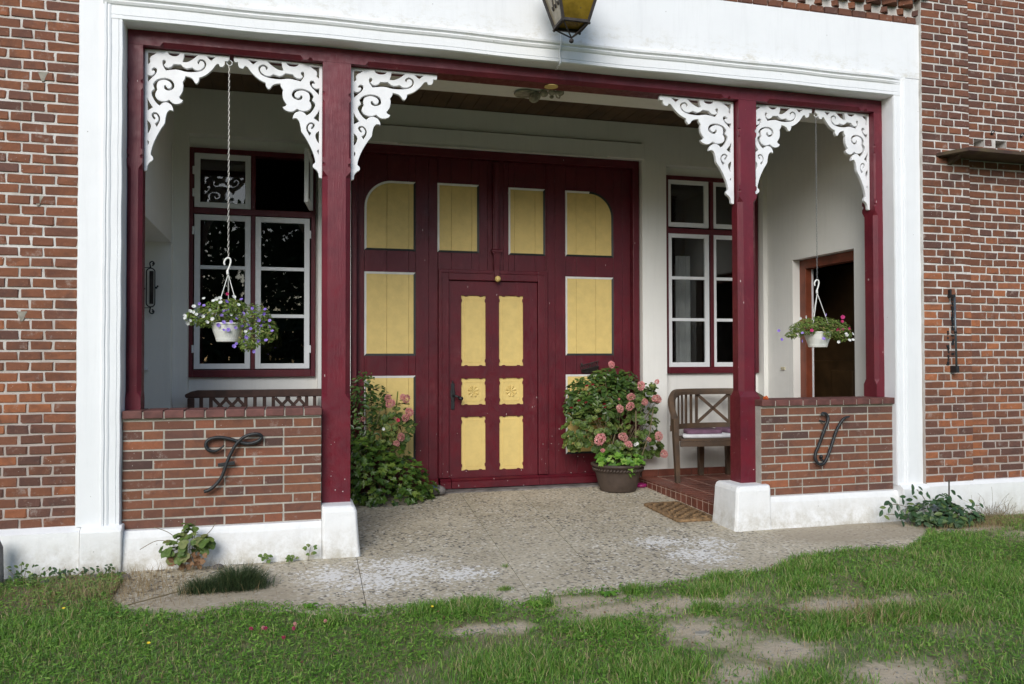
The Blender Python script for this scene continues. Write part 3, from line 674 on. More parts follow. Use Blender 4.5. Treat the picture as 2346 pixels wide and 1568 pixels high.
side(sw, -.97, -.62, .50, 1.93, 0, 2.34)
box('door_leaf', 'sash_white', sw, -1.60, -1.56, .50, 1.93, -.05, 2.34)
sw2 = thing('side_wall', 'white plastered side wall of the porch with the open brown doorway', None, kind='structure')
side(sw2, 4.95, .14, .665, 1.60, 0, 2.322)
box('lever', 'bracket', sw, -1.20, -1.145, 1.86, 1.93, 1.235, 1.255, .004)
box('cable', 'plaster', sw, -.966, -.956, 1.90, 1.915, 2.32, 3.2)
ce = thing('ceiling', 'brown boarded porch ceiling with a cream cross beam', None, kind='structure')
box('cross_beam', 'plaster', ce, -1.6, 5.6, .315, .655, 3.43, 3.76, .006)
y = .66
while y < 2.06:
    pass; break
x = -1.3
while x < 5.4:
    box('plank', 'boards', ce, x, x + .128, .60, 2.09, 3.742, 3.765, .003); x += .131
box('roof_deck', 'dark_room', ce, -2.9, 7.9, .02, 8.2, 4.95, 5.05)
box('roof_deck', 'dark_room', ce, -1.7, 5.7, .30, 2.5, 3.78, 3.84)
# remains of a ceiling lamp on the beam
nl = thing('lamp_socket', 'broken cream lamp socket under the porch beam', 'lamp socket')
b = MB(); b.lathe([(.085, 0), (.09, .012), (.06, .02)], (1.80, .50, 3.408), 18); b.build('rosette', 'nest', nl)
b = MB()
for (cx, cy, cz, r) in ((1.875, .47, 3.395, .045), (1.86, .46, 3.37, .040), (1.93, .42, 3.405, .035), (1.99, .40, 3.412, .03), (2.02, .36, 3.40, .022), (2.06, .40, 3.415, .03), (2.00, .44, 3.39, .018)): b.sphere((cx, cy, cz), r, 9, 6, .8)
b.build('socket', 'nest', nl)
MB().tube([(2.02, .40, 3.40), (2.03, .40, 3.375), (2.05, .40, 3.37), (2.06, .40, 3.395)], .005, 6).build('hook', 'nest', nl)

# rooms behind the windows and the open doorway
rm = thing('dark_interior', 'unlit rooms behind the porch windows', None, kind='structure')
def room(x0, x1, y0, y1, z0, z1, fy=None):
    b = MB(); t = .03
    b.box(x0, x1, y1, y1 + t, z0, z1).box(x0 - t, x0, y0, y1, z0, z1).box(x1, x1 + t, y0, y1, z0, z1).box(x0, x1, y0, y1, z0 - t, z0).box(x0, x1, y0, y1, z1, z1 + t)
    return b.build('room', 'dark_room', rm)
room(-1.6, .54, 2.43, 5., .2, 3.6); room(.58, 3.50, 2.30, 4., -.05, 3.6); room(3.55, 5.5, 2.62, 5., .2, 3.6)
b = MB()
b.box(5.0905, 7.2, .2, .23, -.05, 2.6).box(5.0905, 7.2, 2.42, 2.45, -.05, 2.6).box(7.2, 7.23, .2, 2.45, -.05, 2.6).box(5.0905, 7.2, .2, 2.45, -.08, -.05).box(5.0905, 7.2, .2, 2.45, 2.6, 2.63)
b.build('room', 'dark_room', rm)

# doorway on the right
dw = thing('doorway', 'open doorway with a red brown timber frame in the white side wall', 'doorway')
b = MB(); b.box(5.03, 5.13, 1.50, 1.598, .06, 2.318).box(5.03, 5.13, .667, .76, .06, 2.318).box(5.03, 5.13, .76, 1.50, 2.23, 2.318); b.build('frame', 'doorwood', dw, bevel=.005)
box('seal', 'sash_white', dw, 5.10, 5.115, 1.490, 1.4995, .06, 2.22)
dl = MB(); dl.box(5.60, 5.64, 1.0, 2.2, .0, 1.30).build('inner_cupboard', 'panelwood', dw, bevel=.01)
MB().box(5.66, 5.70, .35, 2.4, .0, 2.3).build('inner_wall', 'panelwood', dw)
b = MB().box(5.575, 5.598, 1.05, 1.4, .1, 1.2).box(5.575, 5.598, 1.5, 1.85, .1, 1.2).build('door_panel', 'panelwood', dw, bevel=.012)
tag(MB().box(4.936, 4.949, 1.735, 1.80, 1.205, 1.235).build('light_switch', 'switch', bevel=.003), 'small cream light switch on the side wall beside the brown doorway', 'switch')

# ------------------------------------------------------------------ windows
def sash(root, x0, x1, z0, z1, y, bars, fw_=.048, rot=None):
    f = MB(); f.box(x0, x0 + fw_, y, y + .035, z0, z1).box(x1 - fw_, x1, y, y + .035, z0, z1).box(x0 + fw_, x1 - fw_, y + .0005, y + .0345, z1 - fw_, z1).box(x0 + fw_, x1 - fw_, y + .0005, y + .0345, z0, z0 + fw_)
    o = f.build('sash', 'sash_white', root, bevel=.003); parts = [o]
    zs = [z0 + fw_] + bars + [z1 - fw_]
    for z in bars: parts.append(MB().box(x0 + fw_, x1 - fw_, y + .005, y + .03, z - .016, z + .016).build('glazing_bar', 'sash_white', o, bevel=.003))
    for a, b_ in zip(zs, zs[1:]):
        e = .016 if a in bars else 0; e2 = .016 if b_ in bars else 0
        p = MB(); p.box(x0 + fw_ + .0, x1 - fw_, y + .018, y + .022, a + e, b_ - e2); q = p.build('pane', 'glass', o)
        q.rotation_euler = (random.uniform(-.008, .008), 0, random.uniform(-.008, .008)) if False else (0, 0, 0); parts.append(q)
    return o
def window(label, x0, x1, z0, z1, ul, ll, right=False):
    w = thing('window', label, 'window'); xm = (x0 + x1) / 2
    f = MB(); t = .040
    f.box(x0, x0 + t, 2.125, 2.24, z0, z1).box(x1 - t, x1, 2.125, 2.24, z0, z1).box(x0 + t, x1 - t, 2.1255, 2.239, z1 - .045, z1).box(x0 + t, x1 - t, 2.1255, 2.239, z0, z0 + .066)
    f.box(x0 + t, x1 - t, 2.128, 2.236, 2.634, 2.690).box(xm - .019, xm + .019, 2.1305, 2.234, z0 + .066, 2.634).box(xm - .019, xm + .019, 2.1305, 2.234, 2.690, z1 - .045)
    f.build('frame', 'red_door', w, bevel=.004); return w
w1 = window('tall casement window behind the hanging basket of violet flowers, one top light open', -.856, .249, 1.166, 3.227, None, None)
sash(w1, -.808, -.326, 2.692, 3.180, 2.135, []); sash(w1, -.806, -.326, 1.240, 2.628, 2.135, [1.722, 2.155])
sash(w1, -.284, .196, 1.240, 2.628, 2.135, [1.722, 2.155])
o = sash(w1, 0, .44, 2.700, 3.175, 0, []); o.location = (.190, 2.12, 0); o.rotation_euler = (0, 0, math.radians(-97))
b = MB()
for z in (3.02, 2.82, 2.48, 1.42): b.box(-.822, -.806, 2.118, 2.137, z - .035, z + .035)
for z in (2.48, 1.42): b.box(.194, .208, 2.118, 2.137, z - .035, z + .035)
b.build('hinge', 'sash_white', w1)
w2 = window('tall casement window above the arched garden bench, half hidden by the post', 3.792, 4.888, 1.169, 3.243, None, None)
sash(w2, 3.818, 4.304, 2.705, 3.205, 2.135, []); sash(w2, 3.826, 4.306, 1.236, 2.640, 2.135, [1.732, 2.170])
sash(w2, 4.343, 4.840, 2.705, 3.205, 2.135, []); sash(w2, 4.343, 4.845, 1.236, 2.640, 2.135, [1.732, 2.170])
cu = thing('curtain', 'pale curtain hanging inside the window above the arched bench', 'curtain')
b = MB(); b.loft([[(4.10 + .012 * k, 2.5 + .02 * math.sin(k * 1.3), z) for k in range(15)] + [(4.10 + .012 * k, 2.51 + .02 * math.sin(k * 1.3), z) for k in range(14, -1, -1)] for z in (.9, 2.45)]); b.build('cloth', 'curtain', cu)

# ------------------------------------------------------------------ the big barn door
bd = thing('barn_door', 'big oxblood barn door with yellow panels and a small door cut into it', 'barn door')
YD = 2.17
fr_ = MB(); fr_.box(.572, .70 - .075, 2.10, 2.26, .075, 3.36).box(3.42, 3.49, 2.10, 2.26, .075, 3.36).box(.625, 3.42, 2.101, 2.259, 3.28, 3.359); fr_.build('frame', 'red_door', bd, bevel=.006)
# yellow fields (x0,x1,z0,z1)
rowz = [(2.362, 3.030), (1.358, 2.157), (.365, 1.166)]
FIELD = [(.70, 1.187, *r) for r in rowz] + [(2.71, 3.230, *r) for r in rowz] + [(1.40, 1.814, 2.362, 3.036), (2.114, 2.495, 2.357, 3.030)]
WICK = (1.409, 2.512, .075, 2.196)
edges = [.626, .70, .912, 1.122, 1.187, 1.315, 1.40, 1.537, 1.742, 1.814, 1.90, 2.06, 2.114, 2.175, 2.39, 2.495, 2.60, 2.71, 2.826, 3.037, 3.230, 3.33, 3.419]
RAD = .26
for xa, xb in zip(edges, edges[1:]):
    segs = cells(xa, xb, .16, 3.279, [f for f in FIELD] + [WICK])
    if segs:
        for s in segs: MB().box(s[0] + .0012, s[1] - .0012, YD, YD + .035, s[2], s[3]).build('plank', 'red_door', bd, bevel=.0018)
    for f in FIELD:
        if f[0] - .001 <= xa and xb <= f[1] + .001:
            MB().box(xa + .001, xb - .001, YD + .0045, YD + .034, f[2] + .001, f[3] - .001).build('yellow_plank', 'yellow', bd, bevel=.0015)
# painted bevels round each field: white above and on the left, black below and on the right
def strip(pts, mat, name):
    b = MB(); n = len(pts); b.v = [(x, y, z) for x, y, z in pts]; b.f = [tuple(range(n))]; b.build(name, mat, bd)
for i, (x0, x1, z0, z1) in enumerate(FIELD):
    t = .020; ya, yb = YD - .0024, YD + .0035
    arcL = i == 0; arcR = i == 3
    def wedge(a, b_, c, d, mat):
        m_ = MB(); m_.v = [(a[0], ya, a[1]), (b_[0], ya, b_[1]), (c[0], yb, c[1]), (d[0], yb, d[1]), (a[0], yb + .004, a[1]), (b_[0], yb + .004, b_[1])]; m_.f = [(0, 1, 2, 3), (0, 4, 5, 1), (0, 3, 4), (1, 5, 2), (3, 2, 5, 4)]; m_.build('bevel_trim', mat, bd)
    def arc(cx, cz, r, a0, a1, n=12): return [(cx + r * math.cos(a0 + (a1 - a0) * k / n), cz + r * math.sin(a0 + (a1 - a0) * k / n)) for k in range(n + 1)]
    if arcL or arcR:
        cx = x0 + RAD if arcL else x1 - RAD; cz = z1 - RAD; a0, a1 = (PI, PI / 2) if arcL else (PI / 2, 0)
        outer = arc(cx, cz, RAD, a0, a1); inner = arc(cx, cz, RAD - t, a0, a1)
        mm = MB()
        for k in range(12): mm.add([(outer[k][0], ya, outer[k][1]), (outer[k + 1][0], ya, outer[k + 1][1]), (inner[k + 1][0], yb, inner[k + 1][1]), (inner[k][0], yb, inner[k][1])], [(0, 1, 2, 3)])
        mm.build('bevel_trim', 'line_white' if arcL else 'line_black', bd)
        corner = (x0, z1) if arcL else (x1, z1); sp_ = MB(); pts = [corner] + outer
        sp_.loft([[(p[0], yy, p[1]) for p in pts] for yy in (YD + .0003, YD + .030)]); sp_.build('spandrel', 'red_door', bd)
    zt_l = z1 - RAD if arcL else z1; xt_l = x0 + RAD if arcL else x0; zt_r = z1 - RAD if arcR else z1; xt_r = x1 - RAD if arcR else x1
    wedge((x0, z0), (x0, zt_l), (x0 + t, zt_l - (0 if arcL else t)), (x0 + t, z0 + t), 'line_white')
    wedge((xt_l, z1), (xt_r, z1), (xt_r - (0 if arcR else t), z1 - t), (xt_l + (0 if arcL else t), z1 - t), 'line_white')
    wedge((x1, z0), (x1, zt_r), (x1 - t, zt_r - (0 if arcR else t)), (x1 - t, z0 + t), 'line_black')
    wedge((x0, z0), (x1, z0), (x1 - t, z0 + t), (x0 + t, z0 + t), 'line_black')
# weather rail at the foot
for xa, xb in ((.63, 1.40), (1.42, 1.523), (2.415, 3.418)):
    r_ = MB(); r_.loft([[(x, 2.168, .076), (x, 2.118, .076), (x, 2.118, .135), (x, 2.128, .142), (x, 2.124, .150), (x, 2.150, .168), (x, 2.168, .172)] for x in (xa, xb)]); r_.build('weather_board', 'red_door', bd)
# casing round the wicket
cs = MB(); 
for a in (1.409, 2.412):
    cs.box(a, a + .100, 2.138, 2.20, .175, 2.196)
cs.box(1.509, 2.412, 2.1385, 2.199, 2.092, 2.1955); cs.build('casing', 'red_door', bd, bevel=.006)
cs = MB(); cs.box(1.432, 1.444, 2.130, 2.1378, .18, 2.172).box(2.476, 2.488, 2.130, 2.1378, .18, 2.172).box(1.444, 2.476, 2.1302, 2.1376, 2.160, 2.172); cs.build('bead', 'red_door', bd, bevel=.003)
# wicket leaf with scalloped openings
wk = bpy.data.objects.new('wicket_door', None); COL.objects.link(wk); wk.parent = bd
PAN = [(1.634, 1.879, 1.257, 1.946), (2.014, 2.263, 1.257, 1.951), (1.634, 1.878, .877, 1.137), (2.016, 2.263, .875, 1.138), (1.634, 1.877, .240, .762), (2.016, 2.262, .236, .762)]
def scallop(x0, x1, z0, z1, d=.012):
    def side_(p, q, nrm):
        L = math.hypot(q[0] - p[0], q[1] - p[1]); e = min(.05, L * .22); out = []
        for t, k in ((0, 0), (e * .55, .0), (e * .8, 1.), (e * 1.15, 1.1), (e * 1.4, .0), (L - e * 1.4, .0), (L - e * 1.15, 1.1), (L - e * .8, 1.), (L - e * .55, .0)):
            out.append((p[0] + (q[0] - p[0]) * t / L - nrm[0] * d * k * .6, p[1] + (q[1] - p[1]) * t / L - nrm[1] * d * k * .6))
        return out
    return side_((x0, z0), (x1, z0), (0, -1)) + side_((x1, z0), (x1, z1), (1, 0)) + side_((x1, z1), (x0, z1), (0, 1)) + side_((x0, z1), (x0, z0), (-1, 0))
o = poly_mesh([(1.513, .172), (2.409, .172), (2.409, 2.088), (1.513, 2.088)], [scallop(*p) for p in PAN], .016, 'leaf_face', 'red_door', wk, lambda c: Vector((c.x, 2.176 - c.z, c.y)), .002)
MB().box(1.513, 2.409, 2.192, 2.21, .172, 2.088).build('leaf_back', 'red_door', wk)
def rr(x0, x1, z0, z1, r, n=5):
    out = []
    for cx, cz, a in ((x1 - r, z0 + r, -PI / 2), (x1 - r, z1 - r, 0), (x0 + r, z1 - r, PI / 2), (x0 + r, z0 + r, PI)):
        out += [(cx + r * math.cos(a + PI / 2 * k / n), cz + r * math.sin(a + PI / 2 * k / n)) for k in range(n + 1)]
    return out
for i, (x0, x1, z0, z1) in enumerate(PAN):
    MB().box(x0 - .004, x1 + .004, 2.182, 2.1915, z0 - .004, z1 + .004).build('panel', 'yellow', wk)
    r = .03; o = poly_mesh(rr(x0 + .036, x1 - .036, z0 + .036, z1 - .036, r), [rr(x0 + .0405, x1 - .0405, z0 + .0405, z1 - .0405, r - .0045)], .004, 'panel_moulding', 'yellow', wk, lambda c: Vector((c.x, 2.1805 - c.z, c.y)))
    o = poly_mesh(rr(x0 + .034, x1 - .034, z0 + .034, z1 - .034, .004), [rr(x0 + .0365, x1 - .0365, z0 + .0365, z1 - .0365, .003)], .002, 'panel_moulding', 'yellow', wk, lambda c: Vector((c.x, 2.1812 - c.z, c.y)))
    if i in (2, 3):
        cx, cz = (x0 + x1) / 2, (z0 + z1) / 2; b = MB(); R_ = .056
        for k in range(8):
            a = 2 * PI * k / 8 + PI / 8; da = PI / 8 * .92
            b.add([(cx, 2.1785, cz), (cx + R_ * math.cos(a - da), 2.181, cz + R_ * math.sin(a - da)), (cx + R_ * .93 * math.cos(a), 2.168, cz + R_ * .93 * math.sin(a)), (cx + R_ * math.cos(a + da), 2.181, cz + R_ * math.sin(a + da))], [(0, 1, 2), (0, 2, 3), (1, 3, 2)])
        b.build('rosette', 'yellow', wk)
r_ = MB(); r_.loft([[(x, 2.167, .078), (x, 2.108, .078), (x, 2.108, .140), (x, 2.120, .146), (x, 2.115, .152), (x, 2.145, .170), (x, 2.167, .1715)] for x in (1.529, 2.409)]); r_.build('weather_board', 'red_door', wk)
h = MB(); h.box(1.530, 1.565, 2.152, 2.167, .835, 1.09); h.lathe([(.020, 0), (.02, .012), (.001, .013)], (0, 0, 0), 12) if False else None
h.box(1.524, 1.571, 2.154, 2.1665, .95, 1.02).box(1.541, 1.553, 2.15, 2.1665, 1.09, 1.115).box(1.531, 1.563, 2.1545, 2.1662, .86, .895); h.build('handle_plate', 'iron', wk, bevel=.005)
h = MB(); h.tube([(1.550, 2.152, .975), (1.552, 2.10, .972), (1.575, 2.088, .965), (1.595, 2.088, .955)], [.009, .009, .011, .012], 8); h.sphere((1.612, 2.088, .945), .026, 12, 8, .8); h.build('handle', 'iron', wk, smooth=True)
# mullion with capital and drop
mu = MB(); mu.box(1.945, 2.008, 2.118, 2.169, 2.395, 3.25).box(1.957, 1.996, 2.106, 2.1178, 2.395, 3.25); mu.build('mullion', 'red_door', bd, bevel=.008)
mu = MB(); mu.box(1.930, 2.030, 2.100, 2.169, 2.372, 2.394).box(1.938, 2.022, 2.108, 2.168, 2.355, 2.3715).box(1.926, 2.034, 2.096, 2.1695, 2.3942, 2.402); mu.build('capital', 'red_door', bd, bevel=.004)
mu = MB(); mu.loft([[(1.981 - w_, 2.167, z), (1.981 - w_, y_, z), (1.981 + w_, y_, z), (1.981 + w_, 2.167, z)] for z, w_, y_ in ((2.354, .034, 2.11), (2.20, .026, 2.118), (2.12, .022, 2.115))]); mu.build('drop', 'red_door', bd)
MB().sphere((1.984, 2.095, 2.108), .030, 18, 10, 1.).build('button', 'yellow', bd, smooth=True)
# small cast ship ornament hung on the door
sh = thing('ship_ornament', 'small brown cast ship ornament on the big door behind the pink geranium', 'ornament')
b = MB(); b.loft([[(2.87 + .18 * t - .0, 2.15 - .0, 1.185 + .03 * t - .02 * math.sin(PI * t)), (2.87 + .18 * t, 2.12, 1.21 + .04 * t), (2.87 + .18 * t, 2.16, 1.215 + .04 * t)] for t in (0, .2, .4, .6, .8, 1)]); b.build('hull', 'rust_iron', sh)
b = MB()
for k in range(9): xk = 2.865 + .022 * k; hk = .04 + .05 * k / 9; b.tube([(xk, 2.145, 1.215 + .004 * k), (xk + random.uniform(-.01, .01), 2.145, 1.215 + hk)], .004, 5); b.tube([(xk - .012, 2.145, 1.21 + hk), (xk + .018, 2.145, 1.222 + hk)], .004, 5)
b.sphere((2.872, 2.145, 1.27), .012, 8, 6); b.build('rigging', 'rust_iron', sh)

# ------------------------------------------------------------------ iron letters
def cat(pts, n=5):
    out = []
    for i in range(len(pts) - 1):
        p0 = Vector(pts[max(i - 1, 0)]); p1 = Vector(pts[i]); p2 = Vector(pts[i + 1]); p3 = Vector(pts[min(i + 2, len(pts) - 1)])
        for k in range(n):
            t = k / n; out.append(.5 * ((2 * p1) + (-p0 + p2) * t + (2 * p0 - 5 * p1 + 4 * p2 - p3) * t * t + (-p0 + 3 * p1 - 3 * p2 + p3) * t ** 3))
    return out + [Vector(pts[-1])]
lf = thing('iron_letter', 'black wrought iron script letter F on the low brick wall', 'wall letter', 'wrought iron letters on the low walls')
Fp = [(-.397, .769), (-.424, .744), (-.461, .731), (-.494, .741), (-.51, .77), (-.499, .801), (-.462, .817), (-.408, .818), (-.353, .805), (-.304, .787), (-.255, .774), (-.205, .781), (-.172, .8), (-.164, .82), (-.183, .835), (-.222, .836), (-.266, .823), (-.299, .798), (-.331, .759), (-.358, .708), (-.374, .668), (-.391, .618), (-.412, .561), (-.45, .511), (-.487, .482), (-.519, .472)]
c_ = cat([(x, .020 - .008 * (i > 13), z) for i, (x, z) in enumerate(Fp)]); MB().tube(c_, [.004 + .0075 * min(1, i / 14) for i in range(len(c_))], 8).build('stroke', 'iron', lf, smooth=True)
b = MB(); b.bar((-.434, .012, .640), (-.330, .012, .652), .012, .024, (0, 0, 1)); b.build('cross_stroke', 'iron', lf, bevel=.003)
b = MB(); b.tube([(-.30, .055, .795), (-.30, .018, .795)], .006, 6).tube([(-.382, .055, .66), (-.382, .012, .66)], .006, 6); b.build('stud', 'iron', lf)
lu = thing('iron_letter', 'black wrought iron letter U on the low brick wall', 'wall letter', 'wrought iron letters on the low walls')
Up = [(4.122, .870), (4.130, .886), (4.16, .883), (4.180, .856), (4.172, .817), (4.146, .767), (4.12, .696), (4.095, .632), (4.069, .576), (4.06, .533), (4.081, .49), (4.118, .481), (4.152, .509), (4.186, .565), (4.229, .664), (4.263, .75), (4.306, .821), (4.34, .849), (4.378, .856)]
c_ = cat([(x, .010 + .006 * math.sin(i), z) for i, (x, z) in enumerate(Up)]); MB().tube(c_, [.006 + .0065 * min(1, i / 8, (len(c_) - i) / 10) for i in range(len(c_))], 8).build('stroke', 'iron', lu, smooth=True)
b = MB(); b.tube([(4.13, .055, .826), (4.15, .012, .818)], .008, 6).tube([(4.128, .055, .535), (4.14, .012, .50)], .008, 6); b.sphere((4.128, .03, .54), .015, 8, 6); b.build('stud', 'iron', lu)

# ------------------------------------------------------------------ wrought iron ornament in the side doorway
orn = thing('iron_ornament', 'black wrought iron ornament with scroll ends on the white side wall', 'wall ornament')
cx, cz, yy = -1.125, 1.94, 1.87
b = MB(); W2, H2 = .034, .165
b.tube([(cx + W2 * math.cos(t), yy, cz + (H2 - W2) * (1 if 0 < t < PI else -1) + W2 * math.sin(t)) for t in [2 * PI * k / 28 for k in range(29)]], .005, 6)
b.build('loop', 'iron', orn)
b = MB(); b.tube([(cx + .008, yy - .01, cz - .14), (cx + .008, yy - .01, cz + .14)], .017, 8); b.build('bar', 'rust_iron', orn, smooth=True)
b = MB()
for s in (1, -1):
    b.tube([(cx, yy, cz + s * .165), (cx - .004, yy, cz + s * .185)] + [(cx + .012 + .020 * math.cos(PI - t * 1.0) * (1 - t / 9), yy, cz + s * (.205 + .018 * math.sin(t))) for t in [k * .6 for k in range(9)]], .006, 6)
    b.sphere((cx + .022, yy, cz + s * .205), .011, 8, 6); b.tube([(cx, yy, cz + s * .172), (cx - .10, 1.93, cz + s * .172)], .003, 6)
b.sphere((cx + .045, yy, cz), .010, 8, 6); b.sphere((cx + .055, yy, cz + .012), .008, 8, 6); b.tube([(cx - .05, yy, cz - .01), (cx - .10, 1.93, cz - .01)], .010, 6)
b.build('scroll', 'iron', orn)

# ------------------------------------------------------------------ lantern and cable
ln = thing('lantern', 'hanging iron lantern with amber panes in front of the white lintel', 'lantern')
LC = (1.868, -.40); rot = math.radians(0)
def lq(hw, z, k): a = rot + PI / 4 + k * PI / 2; return (LC[0] + hw * 1.414 * math.cos(a), LC[1] + hw * 1.414 * math.sin(a), z)
zb, zt, hb, ht = 3.612, 3.98, .090, .188
b = MB()
for k in range(4):
    b.bar(lq(hb, zb, k), lq(ht, zt, k), .017, .017, (1, 0, 0)); b.bar(lq(hb, zb, k), lq(hb, zb, k + 1), .020, .018); b.bar(lq(ht, zt, k), lq(ht, zt, k + 1), .022, .02)
    b.tube([lq(hb, zb - .006, k), (LC[0], LC[1], 3.525)], .0055, 6); b.sphere(lq(hb + .004, zb - .010, k), .011, 6, 5)
b.build('frame', 'rust_iron', ln)
MB().sphere((LC[0], LC[1], 3.505), .0165, 12, 8).build('finial', 'rust_iron', ln, smooth=True)
for k in range(4):
    p = [Vector(lq(hb - .004, zb + .006, k)), Vector(lq(hb - .004, zb + .006, k + 1)), Vector(lq(ht - .004, zt, k + 1)), Vector(lq(ht - .004, zt, k))]
    c0 = Vector((LC[0], LC[1], (zb + zt) / 2)); q = [v + (c0 - v).normalized() * .006 for v in p]
    MB().loft([p, q]).build('pane', 'amber' if k != 1 else 'frost', ln)
b = MB(); b.tube([(1.900, -.50, 3.80), (1.898, -.497, 3.705)], .003, 5); b.sphere((1.898, -.497, 3.695), .011, 8, 6); b.build('inner_rod', 'rust_iron', ln)
b = MB()
for q in range(3): b.tube(cat([(1.741 - .008 * q, -.485 + .05 * q, 3.83), (1.752 - .003 * q, -.475 + .05 * q, 3.74), (1.752, -.462 + .05 * q, 3.715), (1.745, -.455 + .05 * q, 3.74)], 4), .005, 5)
b.build('scroll', 'rust_iron', ln)
b = MB(); b.box(-.5, .5, -.5, .5, 0, .004); o = b.build('pane', 'amber', ln); o.scale = (hb * 1.8, hb * 1.8, 1); o.rotation_euler = (0, 0, rot); o.location = (LC[0], LC[1], zb + .01)
b = MB(); b.loft([[lq(.19, 3.99, k) for k in range(4)], [lq(.06, 4.16, k) for k in range(4)], [lq(.03, 4.19, k) for k in range(4)]]); b.build('roof', 'rust_iron', ln)
MB().tube([(LC[0], LC[1], 4.19), (LC[0], LC[1], 4.34), (LC[0], LC[1] + .1, 4.42), (LC[0], .08, 4.42)], .012, 8).build('arm', 'rust_iron', ln)
cb = MB().tube(cat([(1.86, -.33, 3.62), (1.90, -.2, 3.66), (1.915, -.045, 3.71), (1.921, -.040, 3.65), (1.917, -.010, 3.58), (1.921, -.010, 3.52), (1.921, .0, 3.49), (1.921, .10, 3.484)]), .006, 6).build('cable', 'bracket', smooth=True)
tag(cb, 'thin white cable running down the lintel from the lantern', 'cable')

# ------------------------------------------------------------------ tiled platform and benches
tp = thing('tiled_platform', 'raised terracotta tiled platform beside the doormat', 'platform')
PX, PZ = 3.44, .118
box('core', 'grout', tp, PX - .0008, 4.95, .30, 2.05, -.06, PZ + .0006)
y = .305; rowi = 0
ys = []
while y < 2.03: ys.append(y); y += .101
for i, y in enumerate(ys):
    y1 = min(y + .092, 2.045)
    MB().box(PX - .004, PX + .202, y, y1, PZ - .012, PZ + .002).build('tile', 'tile', tp, bevel=.0012)
    MB().box(PX - .002, PX + .010, y, y1, -.05, PZ - .018).build('tile', 'tile', tp, bevel=.002)
xr_ = PX + .211
for i in range(6):
    x = xr_ + i * .246
    for k in range(17):
        y = .305 + k * .101; y1 = min(y + .092, 2.045)
        if x < 4.94: MB().box(x, min(x + .237, 4.945), y, y1, PZ - .012, PZ + .0018).build('tile', 'tile', tp, bevel=.0008)
for k in range(8):
    x = 3.478 + k * .185
    if x + .18 < 4.96: MB().box(x, x + .180, 2.036, 2.049, PZ + .004, PZ + .075).build('skirting_tile', 'tile', tp, bevel=.002)

bl = thing('bench', 'long dark brown garden bench with lattice back under the window', 'bench')
bx0, bx1, by, bz0, bz1 = -.845, .535, 1.86, .995, 1.062
b = MB(); P = [(bx0, bz0 + .012), (bx0 + .012, bz0), (bx1 - .012, bz0), (bx1, bz0 + .012), (bx1, bz1 - .035), (bx1 - .05, bz1 - .01), (bx1 - .10, bz1), (bx0 + .10, bz1), (bx0 + .05, bz1 - .01), (bx0, bz1 - .035)]
b.loft([[(p[0], y, p[1]) for p in P] for y in (by - .02, by + .025)]); b.build('top_rail', 'bench_dark', bl, bevel=.006)
def slat(x, w): MB().box(x - w / 2, x + w / 2, by - .008, by + .012, .56, bz0 - .0005).build('slat', 'bench_dark', bl, bevel=.002)
MB().box(bx0 + .02, bx0 + .075, by - .02, by + .03, .05, bz0 - .001).build('leg', 'bench_dark', bl, bevel=.004); MB().box(bx1 - .075, bx1 - .02, by - .02, by + .03, .05, bz0 - .001).build('leg', 'bench_dark', bl, bevel=.004)
px_ = [-.715, -.636, -.349, -.273, -.193, -.118, .166, .236, .310, .385]
for x in px_: slat(x, .030)
def lattice(xa, xb):
    z0, z1 = .60, bz0 - .001; w_ = xb - xa
    for k in range(-9, 10):
        for s in (1, -1):
            a = Vector((xa + (w_ / 2.6) * (k + .6), by + .003 * s, z0)); e = a + Vector((s * (z1 - z0) * .9, 0, z1 - z0))
            # clip to [xa,xb]
            def clip(p, q):
                d = q - p; t0, t1 = 0., 1.
                for lo, hi in ((xa, xb),):
                    if abs(d.x) > 1e-6:
                        ta, tb_ = (lo - p.x) / d.x, (hi - p.x) / d.x; ta, tb_ = min(ta, tb_), max(ta, tb_); t0, t1 = max(t0, ta), min(t1, tb_)
                return (p + d * t0, p + d * t1) if t1 > t0 + .08 else None
            c2 = clip(a, e)
            if c2: MB().bar(c2[0], c2[1], .010, .024, (0, 1, 0)).build('lattice_bar', 'bench_dark', bl) if False else MB().bar(c2[0], c2[1], .026, .008, (0, 1, 0)).build('lattice_bar', 'bench_dark', bl)
lattice(-.620, -.365); lattice(-.102, .150)
MB().box(bx0 + .076, bx1 - .076, by - .012, by + .016, .52, .56).build('back_rail', 'bench_dark', bl, bevel=.003)
for k in range(6): MB().box(bx0 + .02, bx1 - .02, by - .09 - .075 * k, by - .03 - .075 * k, .44, .46).build('seat_slat', 'bench_dark', bl, bevel=.003)
for x in (bx0 + .045, bx1 - .045):
    MB().box(x - .025, x + .025, by - .50, by - .45, .05, .66).build('leg', 'bench_dark', bl, bevel=.004); MB().box(x - .03, x + .03, by - .52, by - .021, .661, .69).build('armrest', 'bench_dark', bl, bevel=.006)
    MB().box(x - .018, x + .018, by - .449, by - .0205, .39, .438).build('seat_rail', 'bench_dark', bl, bevel=.003)

